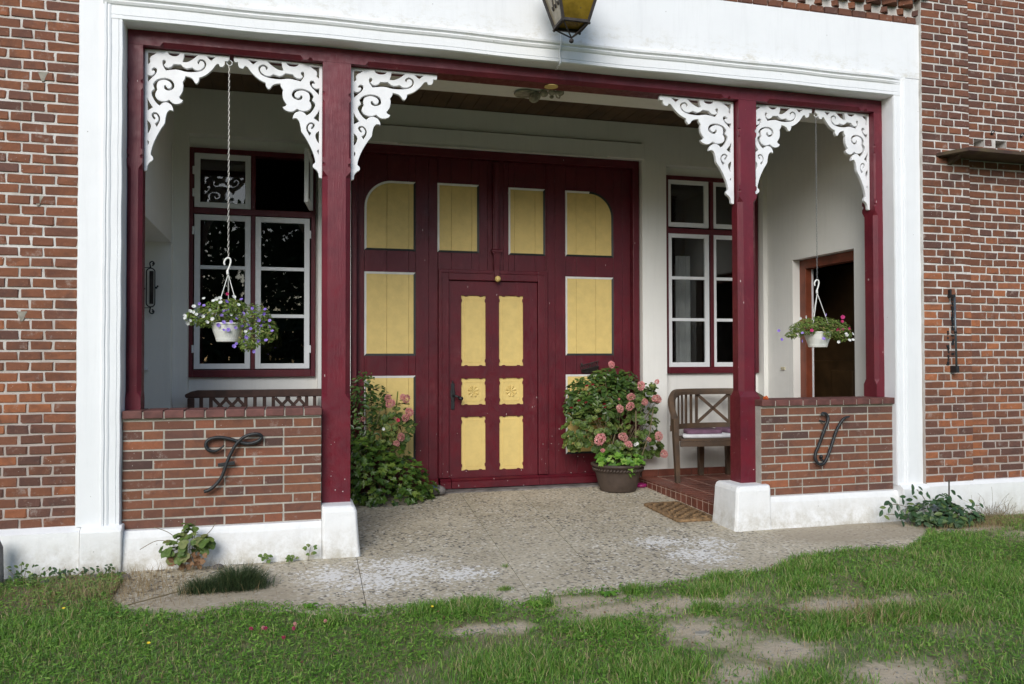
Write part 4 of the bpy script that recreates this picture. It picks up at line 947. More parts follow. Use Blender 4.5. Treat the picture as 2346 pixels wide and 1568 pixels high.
br_ = thing('bench', 'weathered wooden garden bench with an arched back and mauve cushion', 'bench')
CX, CY, AX, AY = 4.175, 1.60, .550, .40
def arcp(t, z, k=1.): return Vector((CX - AX * k * math.cos(t), CY + AY * k * math.sin(t), z))
def ztop(t): return .755 + .235 * min(1, math.sin(min(t, PI - t) * 1.0) * 1.9) if True else 0
ts = [PI * k / 36 for k in range(37)]
def zt_(t): s = min(t, PI - t) / (PI / 2); return .76 + .225 * (1 - (1 - min(1, s * 1.7)) ** 2)
b = MB(); rings = []
for t in ts:
    p = arcp(t, zt_(t)); n_ = (Vector((p.x, p.y, 0)) - Vector((CX, CY, 0))).normalized(); w_, h_ = .034, .030
    rings.append([p + n_ * a + Vector((0, 0, c)) for a, c in ((-w_, -h_), (w_ * .8, -h_), (w_, 0), (w_ * .6, h_), (-w_ * .6, h_), (-w_, 0))])
b.loft(rings); b.build('top_rail', 'bench_old', br_)
b = MB(); rings = []
for t in ts[3:-3]:
    p = arcp(t, .635); n_ = (Vector((p.x, p.y, 0)) - Vector((CX, CY, 0))).normalized(); rings.append([p + n_ * a + Vector((0, 0, c)) for a, c in ((-.014, -.026), (.014, -.026), (.014, .026), (-.014, .026))])
b.loft(rings); b.build('back_rail', 'bench_old', br_)
for t in (.34, .54, .72, .88, 1.00, 1.12, 1.25, 1.38, 2.05, 2.18, 2.30, 2.44, 2.62, 2.82):
    MB().bar(arcp(t, .655), arcp(t, zt_(t) - .022), .030, .012, (math.cos(t) * -AX, math.sin(t) * AY, 0)).build('slat', 'bench_old', br_)
for ta, tb_ in ((1.38, 2.05),):
    for s in (0, 1):
        p, q = arcp(ta, .66 if s else .962), arcp(tb_, .962 if s else .66); MB().bar(p, q, .012, .030, (0, 0, 1)).build('cross_bar', 'bench_old', br_)
# seat: segment of ellipse, front edge slightly bowed
b = MB(); top = [arcp(t, .548, .93) for t in ts] ; frontp = [Vector((CX + AX * .93 * (1 - 2 * k / 10), CY - .06 - .06 * math.sin(PI * k / 10), .548)) for k in range(11)]
ring = top + frontp; b.loft([[p - Vector((0, 0, .022)) for p in ring], ring]); b.build('seat', 'bench_old', br_)
b = MB(); b.loft([[p + Vector((0, dy, dz)) for p in frontp] + [p + Vector((0, dy, dz)) for p in frontp[::-1]] for dy, dz in ((0, 0),)]) if False else None
for k in range(10): b.bar(frontp[k] + Vector((0, .015, -.05)), frontp[k + 1] + Vector((0, .015, -.05)), .022, .05)
b.build('seat_rail', 'bench_old', br_)
def leg(x, y, z1, lean=0, w_=.052):
    b = MB(); b.loft([[(x + sx * w_ / 2 * k + lean * (1 - z / z1), y + sy * w_ / 2 * k, z) for sx, sy in ((-1, -1), (1, -1), (1, 1), (-1, 1))] for z, k in ((PZ + .002, .8), (.5, 1.0), (z1, 1.))]); b.build('leg', 'bench_old', br_, bevel=.003)
leg(CX - AX, CY - .01, .742, .03); leg(CX + AX, CY - .01, .742, -.03); leg(4.12, 2.0, .60, 0, .06); leg(CX + .25, 1.98, .60, 0, .06)
cu1 = MB(); ring = [arcp(t, .549, .80) for t in ts[3:-3]] + [Vector((CX + AX * .84 * (1 - 2 * k / 10), CY - .02 - .05 * math.sin(PI * k / 10), .549)) for k in range(11)]
def cushion(ring, z0, z1, name, mat, label, rr_=.012):
    c = sum(ring, Vector()) / len(ring); b = MB(); h = z1 - z0; rs = []
    for k, zf in ((.975, 0), (1., .2), (1.005, .5), (1., .8), (.97, 1.)): rs.append([Vector((c.x + (p.x - c.x) * k, c.y + (p.y - c.y) * k, z0 + h * zf)) for p in ring])
    b.loft(rs); o = b.build(name, mat, smooth=True); return tag(o, label, 'cushion')
cushion(ring, .550, .584, 'cushion', 'white_cloth', 'flat white seat pad on the arched garden bench')
ring2 = [Vector((CX - AX * .72, CY + .02, 0)), Vector((CX - .03, CY - .02, 0)), Vector((CX - .0, CY + .27, 0)), Vector((CX - AX * .5, CY + .27, 0)), Vector((CX - AX * .68, CY + .18, 0))]
def rnd_ring(r, n=6):
    out = []
    for i in range(len(r)):
        p0, p1, p2 = r[i - 1], r[i], r[(i + 1) % len(r)]; a = p1 + (p0 - p1).normalized() * .05; c = p1 + (p2 - p1).normalized() * .05
        for k in range(n): t = k / (n - 1); out.append(a * (1 - t) ** 2 + p1 * 2 * t * (1 - t) + c * t * t)
    return out
cushion(rnd_ring(ring2), .585, .622, 'cushion', 'purple_cloth', 'mauve cushion lying on the white pad of the arched bench')
cushion(rnd_ring([Vector((2 * CX - p.x + .02, p.y, 0)) for p in ring2][::-1]), .586, .624, 'cushion', 'purple_cloth', 'second mauve cushion on the arched bench, beside the post')

# ------------------------------------------------------------------ doormat
dm = thing('doormat', 'brown coir doormat with lattice pattern on the washed concrete', 'doormat')
A = Vector((3.02, 1.017)); B_ = Vector((3.016, .28)); Cc = Vector((3.379, .397)); D_ = Vector((3.40, 1.09)); cen = (A + B_ + Cc + D_) / 4
U = ((B_ - A) + (Cc - D_)).normalized(); V = Vector((-U.y, U.x)); V = V if V.x > 0 else -V; LU, LV = .35, .175
def mp(u, v, z): p = cen + U * u * LU + V * v * LV; return Vector((p.x, p.y, slope(p.y) + z))
ring = []
for cxs, cys, a in ((.9, .8, 0), (-.9, .8, PI / 2), (-.9, -.8, PI), (.9, -.8, 3 * PI / 2)):
    for k in range(5): t = a + PI / 2 * k / 4; ring.append((cxs + .1 * math.cos(t), cys + .2 * math.sin(t)))
b = MB(); inner = [(u * .88, v * .80) for u, v in ring]; n = len(ring)
b.loft([[mp(u, v, .003) for u, v in inner], [mp(u, v, .003) for u, v in ring], [mp(u * 1.005, v * 1.01, .014) for u, v in ring], [mp(u * .98, v * .96, .024) for u, v in ring], [mp(u * .99, v * .98, .024) for u, v in inner], ], cap=False, closed=True); b.build('border', 'coir', dm)
def clipseg(p, q):
    t0, t1 = 0., 1.; d = (q[0] - p[0], q[1] - p[1])
    for i, lim in ((0, .9), (1, .84)):
        if abs(d[i]) > 1e-9:
            ta, tb_ = (-lim - p[i]) / d[i], (lim - p[i]) / d[i]; ta, tb_ = min(ta, tb_), max(ta, tb_); t0, t1 = max(t0, ta), min(t1, tb_)
        elif abs(p[i]) > lim: return None
    return None if t1 <= t0 + .01 else ((p[0] + d[0] * t0, p[1] + d[1] * t0), (p[0] + d[0] * t1, p[1] + d[1] * t1))
for k in range(-6, 7):
    for s, zz in ((1, .013), (-1, .025)):
        u0 = k * .29; c2 = clipseg((u0 - 1, -2 * s), (u0 + 1, 2 * s))
        if c2 and (abs(u0) < 2):
            MB().bar(mp(*c2[0], zz), mp(*c2[1], zz), .020, .012).build('rib', 'coir', dm)

# ------------------------------------------------------------------ leaves and flowers
def leaf_mesh(kind):
    b = MB()
    if kind == 'geranium':
        n = 14; b.v = [(0, 0, -.08)] + [((1 + .10 * (k % 2) - (.45 if k == 0 else 0)) * .9 * math.sin(2 * PI * k / n), -(1 + .10 * (k % 2) - (.45 if k == 0 else 0)) * .9 * math.cos(2 * PI * k / n), .12 + .10 * math.sin(k * 2.2)) for k in range(n)]
        b.f = [(0, 1 + k, 1 + (k + 1) % n) for k in range(n)]
    elif kind == 'ivy':
        P = [(0, -.9), (.35, -.75), (.75, -.95), (.62, -.35), (1.0, .05), (.42, .18), (0, 1.05), (-.42, .18), (-1.0, .05), (-.62, -.35), (-.75, -.95), (-.35, -.75)]
        b.v = [(0, -.2, -.04)] + [(x, y, .06 + .10 * abs(x) - .1 * (y > .8)) for x, y in P]; b.f = [(0, 1 + k, 1 + (k + 1) % 12) for k in range(12)]
    elif kind == 'oval':
        P = [(0, -1.0), (.34, -.62), (.50, -.05), (.36, .50), (0, 1.0), (-.36, .50), (-.50, -.05), (-.34, -.62)]
        b.v = [(0, -.05, -.08)] + [(x, y, .10 * abs(x) - .12 * y * y) for x, y in P]; b.f = [(0, 1 + k, 1 + (k + 1) % 8) for k in range(8)]
    elif kind == 'lobed':   # columbine / strawberry-like, three rounded lobes
        b.v = [(0, -.3, 0)]; N = 18
        for k in range(N): t = 2 * PI * k / N; r = .55 + .45 * abs(math.cos(1.5 * (t - PI / 2))) ** .6 + .05 * (k % 2); b.v.append((r * math.cos(t), r * math.sin(t), .10 * math.sin(3 * t)))
        b.f = [(0, 1 + k, 1 + (k + 1) % N) for k in range(N)]
    elif kind == 'small':
        b.v = [(0, -1, 0), (.38, 0, .08), (0, 1, -.1), (-.38, 0, .08)]; b.f = [(0, 1, 2), (0, 2, 3)]
    elif kind == 'trumpet':
        n = 10; b.v = [(0, 0, -.35)] + [(.20 * math.cos(2 * PI * k / n), .20 * math.sin(2 * PI * k / n), -.15) for k in range(n)] + [((1 - .14 * (k % 2)) * math.cos(2 * PI * k / n), (1 - .14 * (k % 2)) * math.sin(2 * PI * k / n), .18 + .05 * math.sin(k)) for k in range(n)]
        b.f = [(0, 1 + k, 1 + (k + 1) % n) for k in range(n)] + [(1 + k, 1 + n + k, 1 + n + (k + 1) % n, 1 + (k + 1) % n) for k in range(n)]
    elif kind.startswith('head'):   # loose ball of florets
        r = random.Random(len(kind) + ord(kind[-1])); off = Vector((r.uniform(-.25, .25), r.uniform(-.25, .25), 0))
        for i in range(80):
            if r.random() < .12: continue
            ph = math.acos(1 - 1.8 * (i + .5) / 80); th = i * 2.39996; d = Vector((math.sin(ph) * math.cos(th), math.sin(ph) * math.sin(th), math.cos(ph))); q = d.to_track_quat('Z', 'Y'); s = .20
            pts = [q @ (Vector((s * math.cos(a) * k_, s * math.sin(a) * k_, .05 * (k_ > .5)))) + d * (.74 + r.uniform(-.20, .20)) for a, k_ in [(2 * PI * j / 10 + i, 1. if j % 2 else .55) for j in range(10)]]
            b.add([d * .68] + pts, [(0, 1 + j, 1 + (j + 1) % 10) for j in range(10)])
    if kind.startswith('head'): b.v = [(x * (1 + .25 * off.x), y * .85 + off.y * .2, z * .9 + .12 * math.sin(4 * x + off.x * 9)) for x, y, z in b.v]
    return b
LM = {}
def lmesh(kind, mat):
    if (kind, mat) not in LM:
        me = leaf_mesh(kind).mesh(kind); me.materials.append(M[mat]); LM[kind, mat] = me
    return LM[kind, mat]
def orient(n, spin, tiltv=None):
    n = Vector(n).normalized(); q = n.to_track_quat('Z', 'Y'); return (q @ Euler((0, 0, spin)).to_quaternion())
def put(name, kind, mat, parent, p, n, s, spin=None):
    if kind == 'head': kind = random.choice(('head', 'head2', 'head3'))
    o = bpy.data.objects.new(name, lmesh(kind, mat)); COL.objects.link(o); o.parent = parent; o.location = p
    o.rotation_mode = 'QUATERNION'; o.rotation_quaternion = orient(n, random.uniform(0, 2 * PI) if spin is None else spin); o.scale = (s, s, s); return o
def merged(name, kind, mat, parent, P, N, S, stuff=True):
    me = leaf_mesh(kind); tv = np.array([tuple(v) for v in me.v]); fs = [tuple(f) for f in me.f]; V = []; F = []; k = len(tv)
    for i, (p, n, s) in enumerate(zip(P, N, S)):
        R = np.array(orient(n, random.uniform(0, 2 * PI)).to_matrix()); V.append(tv @ R.T * s + np.array(p)); F += [tuple(j + i * k for j in f) for f in fs]
    m_ = bpy.data.meshes.new(name); m_.from_pydata(np.concatenate(V).tolist(), [], F); m_.materials.append(M[mat]); o = bpy.data.objects.new(name, m_); COL.objects.link(o); o.parent = parent
    if stuff: o['kind'] = 'stuff'
    return o
def blob_points(blobs, n, shell=.55, face=(-.35, -1, .35)):
    """points on and in the outer layer of a union of ellipsoids (cx,cy,cz,rx,ry,rz), with outward normals leaning to the light"""
    out = []; vol = [b[3] * b[4] + b[4] * b[5] + b[3] * b[5] for b in blobs]; f = Vector(face).normalized()
    while len(out) < n:
        b_ = random.choices(blobs, vol)[0]; d = Vector((random.gauss(0, 1), random.gauss(0, 1), random.gauss(0, 1))).normalized()
        r = 1 - (1 - shell) * random.random() ** 1.6; p = Vector((b_[0] + d.x * b_[3] * r, b_[1] + d.y * b_[4] * r, b_[2] + d.z * b_[5] * r))
        if p.y > 2.13 and p.y < 3 and p.x < 5 and abs(p.z) < 3: continue
        if p.z < slope(p.y) + .01: continue
        if sum(((p.x - c[0]) / c[3]) ** 2 + ((p.y - c[1]) / c[4]) ** 2 + ((p.z - c[2]) / c[5]) ** 2 < .45 for c in blobs): 
            if random.random() < .85: continue
        n_ = (d * .8 + Vector((0, 0, .75)) + f * .5 + Vector((random.uniform(-.5, .5), random.uniform(-.5, .5), random.uniform(-.5, .5)))).normalized(); out.append((p, n_))
    return out
def stems(parent, base, pts, r=.004, mat='stem', name='stem', nmax=14):
    b = MB()
    for p, _ in random.sample(pts, min(nmax, len(pts))):
        b0 = Vector(base) + Vector((random.uniform(-.04, .04), random.uniform(-.04, .04), 0)); mid = (b0 + p) / 2 + Vector((random.uniform(-.03, .03), random.uniform(-.03, .03), .03)); b.tube(cat([b0, mid, p], 4), [r * (1 - .5 * k / 8) for k in range(9)], 5)
    b.build(name, mat, parent)['kind'] = 'stuff'
def vary(sz): return random.uniform(*sz) * random.choice((.6, .8, 1, 1, 1.15))
def plant(name, label, cat_, kind, mat, blobs, n_ind, n_mass, size, base, shell=.55, part='leaf', mass='foliage', face=(-.35, -1, .35), stem_r=.004, nst=14):
    root = thing(name, label, cat_); pts = blob_points(blobs, n_ind + n_mass, shell, face)
    pts.sort(key=lambda q: q[0].y)  # nearest the viewer become leaves of their own
    near = pts[:n_ind]; far = pts[n_ind:]
    for p, n_ in near: put(part, kind, mat, root, p, n_, vary(size))
    if far: merged(mass, kind, mat, root, [p for p, _ in far], [n_ for _, n_ in far], [vary(size) for _ in far])
    if nst: stems(root, base, pts, stem_r, nmax=nst)
    return root, pts

# left group by the door: ivy mound, geranium, dark fuchsia-like shrub
iv, _ = plant('ivy', 'dense green ivy mound at the foot of the post by the big door', 'ivy', 'ivy', 'ivy', [(.72, 1.75, .28, .27, .27, .30), (.98, 1.78, .20, .27, .25, .26), (.60, 1.68, .45, .16, .2, .22), (1.12, 1.85, .12, .22, .2, .13), (.85, 1.66, .12, .34, .18, .14), (.88, 1.85, .40, .22, .18, .18)], 290, 620, (.024, .042), (.8, 1.85, .1), shell=.7)
gl_, pts = plant('geranium', 'pink geranium growing above the ivy mound', 'geranium', 'geranium', 'geranium', [(.92, 1.88, .80, .17, .13, .20), (1.02, 1.86, .68, .13, .12, .16), (.84, 1.84, .62, .15, .12, .13)], 85, 40, (.026, .042), (.85, 1.9, .35))
for x, z, s, mt in ((.875, .975, .042, 'dullpink'), (.90, .925, .050, 'pink'), (1.045, .968, .045, 'dullpink'), (1.01, .985, .032, 'pink'), (1.075, .845, .050, 'pink'), (1.035, .79, .042, 'dullpink'), (1.00, .62, .046, 'dullpink'), (.955, .565, .034, 'dullpink'), (.60, .775, .034, 'dullpink'), (.655, .795, .028, 'dullpink'), (.93, .80, .018, 'dullpink')):
    put('flower_head', 'head', mt, gl_, (x * .985 + .012, 1.76, z), (-.1, -1, .5), s)
MB().tube([(.955, 1.86, .8), (.975, 1.85, 1.03)], .006, 6).build('stake', 'ivy', gl_); put('flower', 'trumpet', 'pet_white', gl_, (.83, 1.72, .70), (0, -1, .3), .016); put('flower', 'trumpet', 'fuchsia', gl_, (.965, 1.75, .775), (0, -1, .3), .020)
fs, _ = plant('shrub', 'dark glossy leaved shrub rising against the post left of the pink geranium', 'shrub', 'oval', 'dark_leaf', [(.62, 1.84, .80, .17, .16, .34), (.66, 1.86, 1.02, .11, .10, .20), (.72, 1.84, .62, .17, .14, .22), (.80, 1.84, .98, .09, .07, .11), (.71, 1.86, 1.14, .06, .05, .08)], 250, 480, (.019, .032), (.7, 1.9, .3), shell=.4)
# right group
POT = (3.10, 1.76)
pr = thing('flowerpot', 'big dark brown clay pot with a rope band holding pink geraniums', 'flowerpot'); b = MB(); zz = slope(1.76) + .001
b.lathe([(.165, 0), (.175, .01), (.205, .12), (.228, .20), (.232, .205), (.240, .235), (.262, .245), (.264, .262), (.238, .268), (.225, .25), (.2, .20), (.15, .19)], (POT[0], POT[1], zz), 40); b.build('body', 'pot', pr, smooth=True)
b = MB()
for k in range(46): a = 2 * PI * k / 46; a2 = a + .12; b.tube([(POT[0] + .236 * math.cos(a), POT[1] + .236 * math.sin(a), zz + .198), (POT[0] + .243 * math.cos(a2), POT[1] + .243 * math.sin(a2), zz + .222)], .010, 5)
b.build('rope_band', 'pot', pr, smooth=True)
MB().lathe([(.222, 0), (.18, .012), (.001, .02)], (POT[0], POT[1], zz + .235), 24).build('soil', 'stone', pr)
fu, _ = plant('fuchsia', 'bushy fuchsia with small dark leaves and red flowers in the big pot', 'fuchsia', 'oval', 'dark_leaf', [(2.92, 1.92, .98, .30, .15, .19), (3.08, 1.92, .92, .22, .15, .22), (2.80, 1.90, .88, .20, .12, .15), (3.12, 1.95, 1.16, .12, .08, .10), (3.28, 1.95, 1.10, .12, .07, .10), (3.02, 1.92, 1.14, .14, .08, .08), (2.72, 1.9, .82, .12, .1, .12)], 290, 1250, (.024, .040), (3.08, 1.85, .3), shell=.5, nst=20)
for o in [c for c in fu.children if c.name.startswith(('leaf', 'foliage'))]: pass
for x, z in ((2.62, .86), (2.78, 1.07), (2.84, 1.08), (2.96, .89), (2.97, .86), (2.77, .91), (2.70, .93), (2.91, .75)): put('flower', 'trumpet', 'fuchsia', fu, (x, 1.76, z), (0, -.6, -1), .020)
gr, _ = plant('geranium', 'tall pink geranium with round leaves spilling from the big pot', 'geranium', 'geranium', 'geranium', [(2.90, 1.80, .68, .30, .16, .20), (3.38, 1.80, .88, .20, .14, .17), (3.34, 1.78, .64, .21, .14, .16), (2.72, 1.82, .62, .16, .12, .20), (3.46, 1.80, .45, .15, .12, .13), (3.10, 1.76, .48, .26, .15, .14), (3.46, 1.85, 1.0, .12, .08, .10), (3.30, 1.84, .98, .10, .08, .08)], 285, 110, (.028, .050), (3.12, 1.78, .3), shell=.45, nst=22, stem_r=.005)
for x, z, s, mt in ((2.985, 1.27, .040, 'pink'), (2.865, .565, .068, 'pink'), (3.07, .848, .045, 'dullpink'), (3.175, .87, .050, 'dullpink'), (3.185, .96, .046, 'dullpink'), (3.29, 1.065, .050, 'pink'), (3.455, 1.10, .030, 'pink'), (3.33, .905, .042, 'dullpink'), (3.455, .935, .052, 'dullpink'), (3.10, .575, .052, 'dullpink'), (3.15, .50, .052, 'pink'), (3.475, .575, .052, 'dullpink'), (3.53, .40, .050, 'dullpink'), (2.89, .455, .026, 'pink'), (3.37, .545, .026, 'dullpink'), (3.06, .94, .014, 'pink')):
    put('flower_head', 'head', mt, gr, (x, 1.63, z), (-.1, -1, .45), s)
for x, z in ((3.06, .49), (3.22, .50), (3.24, .51)): put('flower', 'trumpet', 'pet_white', gr, (x, 1.62, z), (0, -1, .2), .018)
b = MB(); b.tube([(3.26, 1.70, .32), (3.265, 1.70, .82)], .007, 6).tube([(3.30, 1.70, .32), (3.40, 1.68, .60), (3.44, 1.68, .84)], .005, 6).tube([(3.02, 1.70, .5), (3.05, 1.7, .62), (3.13, 1.7, .70)], .005, 6); b.build('cane', 'stem', gr)
_r, _ = plant('pot_herb', 'light green leafy herb hanging over the front rim of the big pot', 'herb', 'ivy', 'herb', [(3.02, 1.64, .36, .17, .10, .09), (3.16, 1.62, .34, .16, .09, .08), (3.10, 1.56, .29, .10, .05, .09), (2.95, 1.66, .40, .1, .08, .06)], 90, 40, (.026, .042), (3.1, 1.7, .3))
# small things at the door
bw = MB().lathe([(.045, 0), (.06, .012), (.058, .03), (.045, .036), (.035, .02), (.001, .02)], (3.385, 1.86, slope(1.86) + .0015), 20).build('pet_bowl', 'magenta', smooth=True); tag(bw, 'small magenta bowl on the paving between the big pot and the tiled platform', 'bowl')
bw = MB().lathe([(.05, 0), (.09, .02), (.105, .075), (.10, .08), (.085, .03), (.001, .025)], (1.305, 1.95, slope(1.95) + .0015), 24).build('bowl', 'grey_p', smooth=True); tag(bw, 'dark grey bowl half hidden by the ivy', 'bowl')
b = MB(); b.sphere((1.385, 1.90, .10), .045, 12, 8, .9); b.build('stone', 'stone', smooth=True); o = bpy.data.objects['stone']; tag(o, 'grey stone lying beside the dark bowl by the ivy', 'stone')
b = MB(); b.tube(cat([(1.20, 1.93, .135), (1.27, 1.91, .145), (1.34, 1.90, .125), (1.36, 1.90, .10)]), [.012] * 16, 8); o = b.build('shoe', 'blue_p', smooth=True); o.name = 'hand_trowel'; 
tag(o, 'pale blue plastic tool lying across the dark grey bowl', 'tool')

# ------------------------------------------------------------------ hanging baskets
def hanging(x, y, ztop, zhook, zpot, label, potr=.112, h=.128):
    r = thing('hanging_basket', label, 'hanging basket', 'hanging flower baskets'); 
    b = MB(); b.tube([(x + .002 + .018 * math.cos(t), y, ztop - .022 + .018 * math.sin(t)) for t in [PI * (.45 - 1.45 * k / 10) for k in range(11)]] , .0032, 6); b.tube([(x, y, ztop + .03), (x, y, ztop - .004)], .003, 6); b.build('ceiling_hook', 'bracket', r)
    b = MB(); z = ztop - .045; k = 0; dz = (z - zhook) / round((z - zhook) / .021)
    while z > zhook + .004:
        a = k * PI / 2 + .6; ca, sa = math.cos(a), math.sin(a); b.tube([(x + ca * .0050 * math.sin(t), y + sa * .0050 * math.sin(t), z - dz / 2 + .0145 * math.cos(t)) for t in [2 * PI * q / 8 for q in range(9)]], .0013, 4, cap=False); z -= dz; k += 1
    b.build('chain', 'zinc', r)
    b = MB(); z = zhook; b.tube(cat([(x - .022, y, z - .052), (x - .026, y, z - .030), (x - .012, y, z - .006), (x + .008, y, z - .004), (x + .016, y, z - .026), (x + .006, y, z - .065), (x - .004, y, z - .09), (x - .002, y, z - .115)]), [.006] * 30 + [.009] * 6, 8); b.build('hanger_hook', 'pot_white', r, smooth=True)
    zr = zpot + h
    for k in range(3):
        a = 2 * PI * k / 3 - .5; MB().tube([(x, y, zhook - .112), (x + (potr - .006) * math.cos(a), y + (potr - .006) * math.sin(a), zr - .004)], .0028, 6).build('hanger_rod', 'pot_white', r)
    b = MB(); b.lathe([(potr * .62, 0), (potr * .66, .002), (potr * .72, .022), (potr * .70, .0225), (potr * .86, .07), (potr * .97, h - .012), (potr * 1.03, h - .010), (potr * 1.03, h), (potr * .96, h), (potr * .9, h - .03), (.001, h - .03)], (x, y, zpot), 36); b.build('pot', 'pot_white', r, smooth=False)
    return r
hanging(-.389, .20, 3.372, 2.020, 1.448, 'white hanging basket in front of the tall window, trailing white and violet flowers')
hanging(4.228, .20, 3.372, 1.978, 1.418, 'white hanging basket in front of the open brown doorway')
def petunia(label, blobs, x, y, z, flowers, n=1500):
    r = thing('petunia', label, 'petunia'); pts = blob_points(blobs, n, .35, (0, -1, .5)); merged('foliage', 'small', 'pet_leaf', r, [p for p, _ in pts], [q for _, q in pts], [random.uniform(.010, .018) for _ in pts])
    b = MB()
    for p, _ in random.sample(pts, 60): b.tube(cat([Vector((x, y, z)) + Vector((random.uniform(-.06, .06), random.uniform(-.06, .06), 0)), (Vector((x, y, z + .05)) + p) / 2 + Vector((0, 0, .02)), p], 3), .0013, 4)
    b.build('stem', 'stem', r)
    for fx, fz, s, mt in flowers: put('flower', 'trumpet', mt, r, (fx, y - .10 - random.uniform(0, .05), fz), (random.uniform(-.9, .9), -1, random.uniform(-.3, 1.1)), s)
    return r
# pixel measurements of the blooms, converted once to metres: x offset and height
def fl(lst, ox, oz, k, mt, s): return [(ox + a * k, oz - b_ * k, s * random.uniform(.85, 1.15), mt) for a, b_ in lst]
k = .000472
FLW = fl([(20, 955), (85, 890), (135, 905), (140, 825), (175, 935), (85, 1020), (50, 1060), (260, 960), (345, 875), (375, 920), (365, 965), (385, 1000), (310, 1040), (265, 710), (435, 712), (475, 700), (398, 745), (492, 765), (665, 680), (728, 792), (675, 858), (628, 935), (820, 1170), (30, 985)], -.658, 2.067, k, 'pet_white', .0135)
FLV = fl([(210, 785), (570, 745), (765, 715), (525, 880), (580, 868), (505, 942), (532, 1042), (635, 1032), (703, 988), (795, 912), (880, 950), (915, 840), (925, 885), (865, 1060), (772, 1088), (687, 1115), (840, 1122), (893, 1130), (590, 1145), (532, 1150), (835, 1250), (785, 1318), (672, 1378), (700, 1340), (995, 965), (1062, 1028), (1070, 918), (1085, 850), (1045, 1085), (1000, 1012), (1100, 1292), (998, 1300), (1140, 1095), (1185, 1160), (1150, 1010), (455, 1080), (272, 812), (935, 1452)], -.658, 2.067, k, 'violet', .0135)
petunia('petunias with white and violet blooms spilling from the basket before the window', [(-.42, .17, 1.655, .15, .13, .075), (-.54, .17, 1.61, .12, .10, .065), (-.25, .16, 1.62, .14, .12, .09), (-.16, .15, 1.55, .09, .08, .09), (-.22, .12, 1.50, .08, .06, .10), (-.12, .15, 1.52, .06, .06, .08), (-.36, .17, 1.69, .10, .11, .05), (-.27, .11, 1.44, .05, .04, .06)], -.389, .20, 1.58, FLW + FLV + [(-.385, 1.765, .012, 'pet_red')], 2600)
def zr(lst, s, mt): return [((4.236 + ((1980 + a / 2.34) / 1.2703 - 1875) / 236.) * .979, 1.415 + (798 - (660 + b_ / 2.34) / 1.2703) / 281., s * random.uniform(.85, 1.15), mt) for a, b_ in lst]
petunia('thin petunias with crimson and few white blooms in the basket before the doorway', [(4.22, .18, 1.605, .19, .13, .065), (4.09, .17, 1.575, .14, .10, .055), (4.36, .17, 1.57, .14, .11, .075), (4.44, .17, 1.52, .07, .08, .06), (4.24, .07, 1.54, .05, .03, .05), (3.98, .17, 1.52, .07, .06, .03)], 4.228, .20, 1.55,
        zr([(1090, 650), (1085, 707), (1108, 703), (1155, 698), (898, 713), (1108, 620)], .016, 'pet_red') + zr([(990, 604), (838, 730), (822, 785), (686, 716), (690, 775), (965, 768)], .014, 'violet') + zr([(1143, 742), (1160, 735), (1135, 733), (1168, 775), (1140, 778), (830, 632), (845, 625), (1075, 790)], .015, 'pet_white'), 2000)
o = put('orange_bloom', 'head', 'orange', None, (3.668, .09, 1.012), (0, -.5, 1), .022); tag(o, 'single orange bloom lying on the end of the low brick wall coping', 'flower')

# ------------------------------------------------------------------ plants at the foot of the walls
sr_, _ = plant('garden_shrub', 'low blue green bush sprawling at the corner of the white plinth', 'bush', 'oval', 'shrub', [(5.02, -.20, .10, .24, .13, .10), (5.20, -.22, .07, .20, .13, .08), (4.86, -.20, .10, .15, .10, .08), (5.10, -.28, .04, .32, .14, .06), (5.12, -.18, .18, .08, .06, .05), (5.30, -.25, .04, .14, .1, .05)], 275, 120, (.024, .042), (5.05, -.15, .0), shell=.35, nst=26, stem_r=.003)
for x, z in [(4.799, .297), (4.866, .29), (4.786, .269), (4.853, .257), (4.92, .245), (4.926, .229), (4.611, .207), (4.539, .193), (4.586, .17), (4.51, .157), (4.566, .132), (4.49, .115), (4.55, .075), (4.685, .198), (4.745, .208), (4.825, .219), (4.698, .021), (4.705, .231), (5.244, .201), (5.172, .247), (5.369, .161), (5.452, .127), (5.379, .14), (4.679, .108), (4.724, .118), (4.65, .15), (4.66, .09), (4.62, .10)]:
    put('leaf', 'oval', 'shrub', sr_, (x, -.20 - random.uniform(0, .03), z), (random.uniform(-.4, .4), -1, random.uniform(.1, .7)), random.uniform(.026, .036))
b = MB()
for q in ([(4.95, -.17, .02), (4.80, -.19, .12), (4.66, -.2, .17), (4.53, -.2, .17)], [(4.9, -.17, .02), (4.72, -.2, .08), (4.55, -.2, .10)], [(5.0, -.17, .05), (4.92, -.19, .2), (4.84, -.2, .28)], [(5.2, -.2, .05), (5.35, -.2, .12), (5.45, -.2, .125)]): b.tube(cat(q, 4), .0028, 5)
b.build('twig', 'stem', sr_)['kind'] = 'stuff'
for x, z in ((5.0, .0), (5.08, .01), (5.14, -.0), (5.2, .0), (4.98, .03)): put('leaf', 'geranium', 'light_leaf', sr_, (x, -.36, z + .03), (0, -.8, .7), .030)
MB().tube([(5.15, -.2, .2), (5.152, -.2, .345)], .006, 5).build('stake', 'bark', sr_)
rt_, _ = plant('columbine', 'light green columbine with withered lower leaves against the white plinth', 'plant', 'lobed', 'light_leaf', [(-.62, -.14, .15, .11, .06, .09), (-.50, -.14, .17, .05, .05, .05), (-.60, -.14, .25, .05, .04, .05), (-.70, -.14, .14, .06, .04, .07)], 64, 30, (.020, .036), (-.60, -.12, .0), shell=.3, nst=10, stem_r=.002)
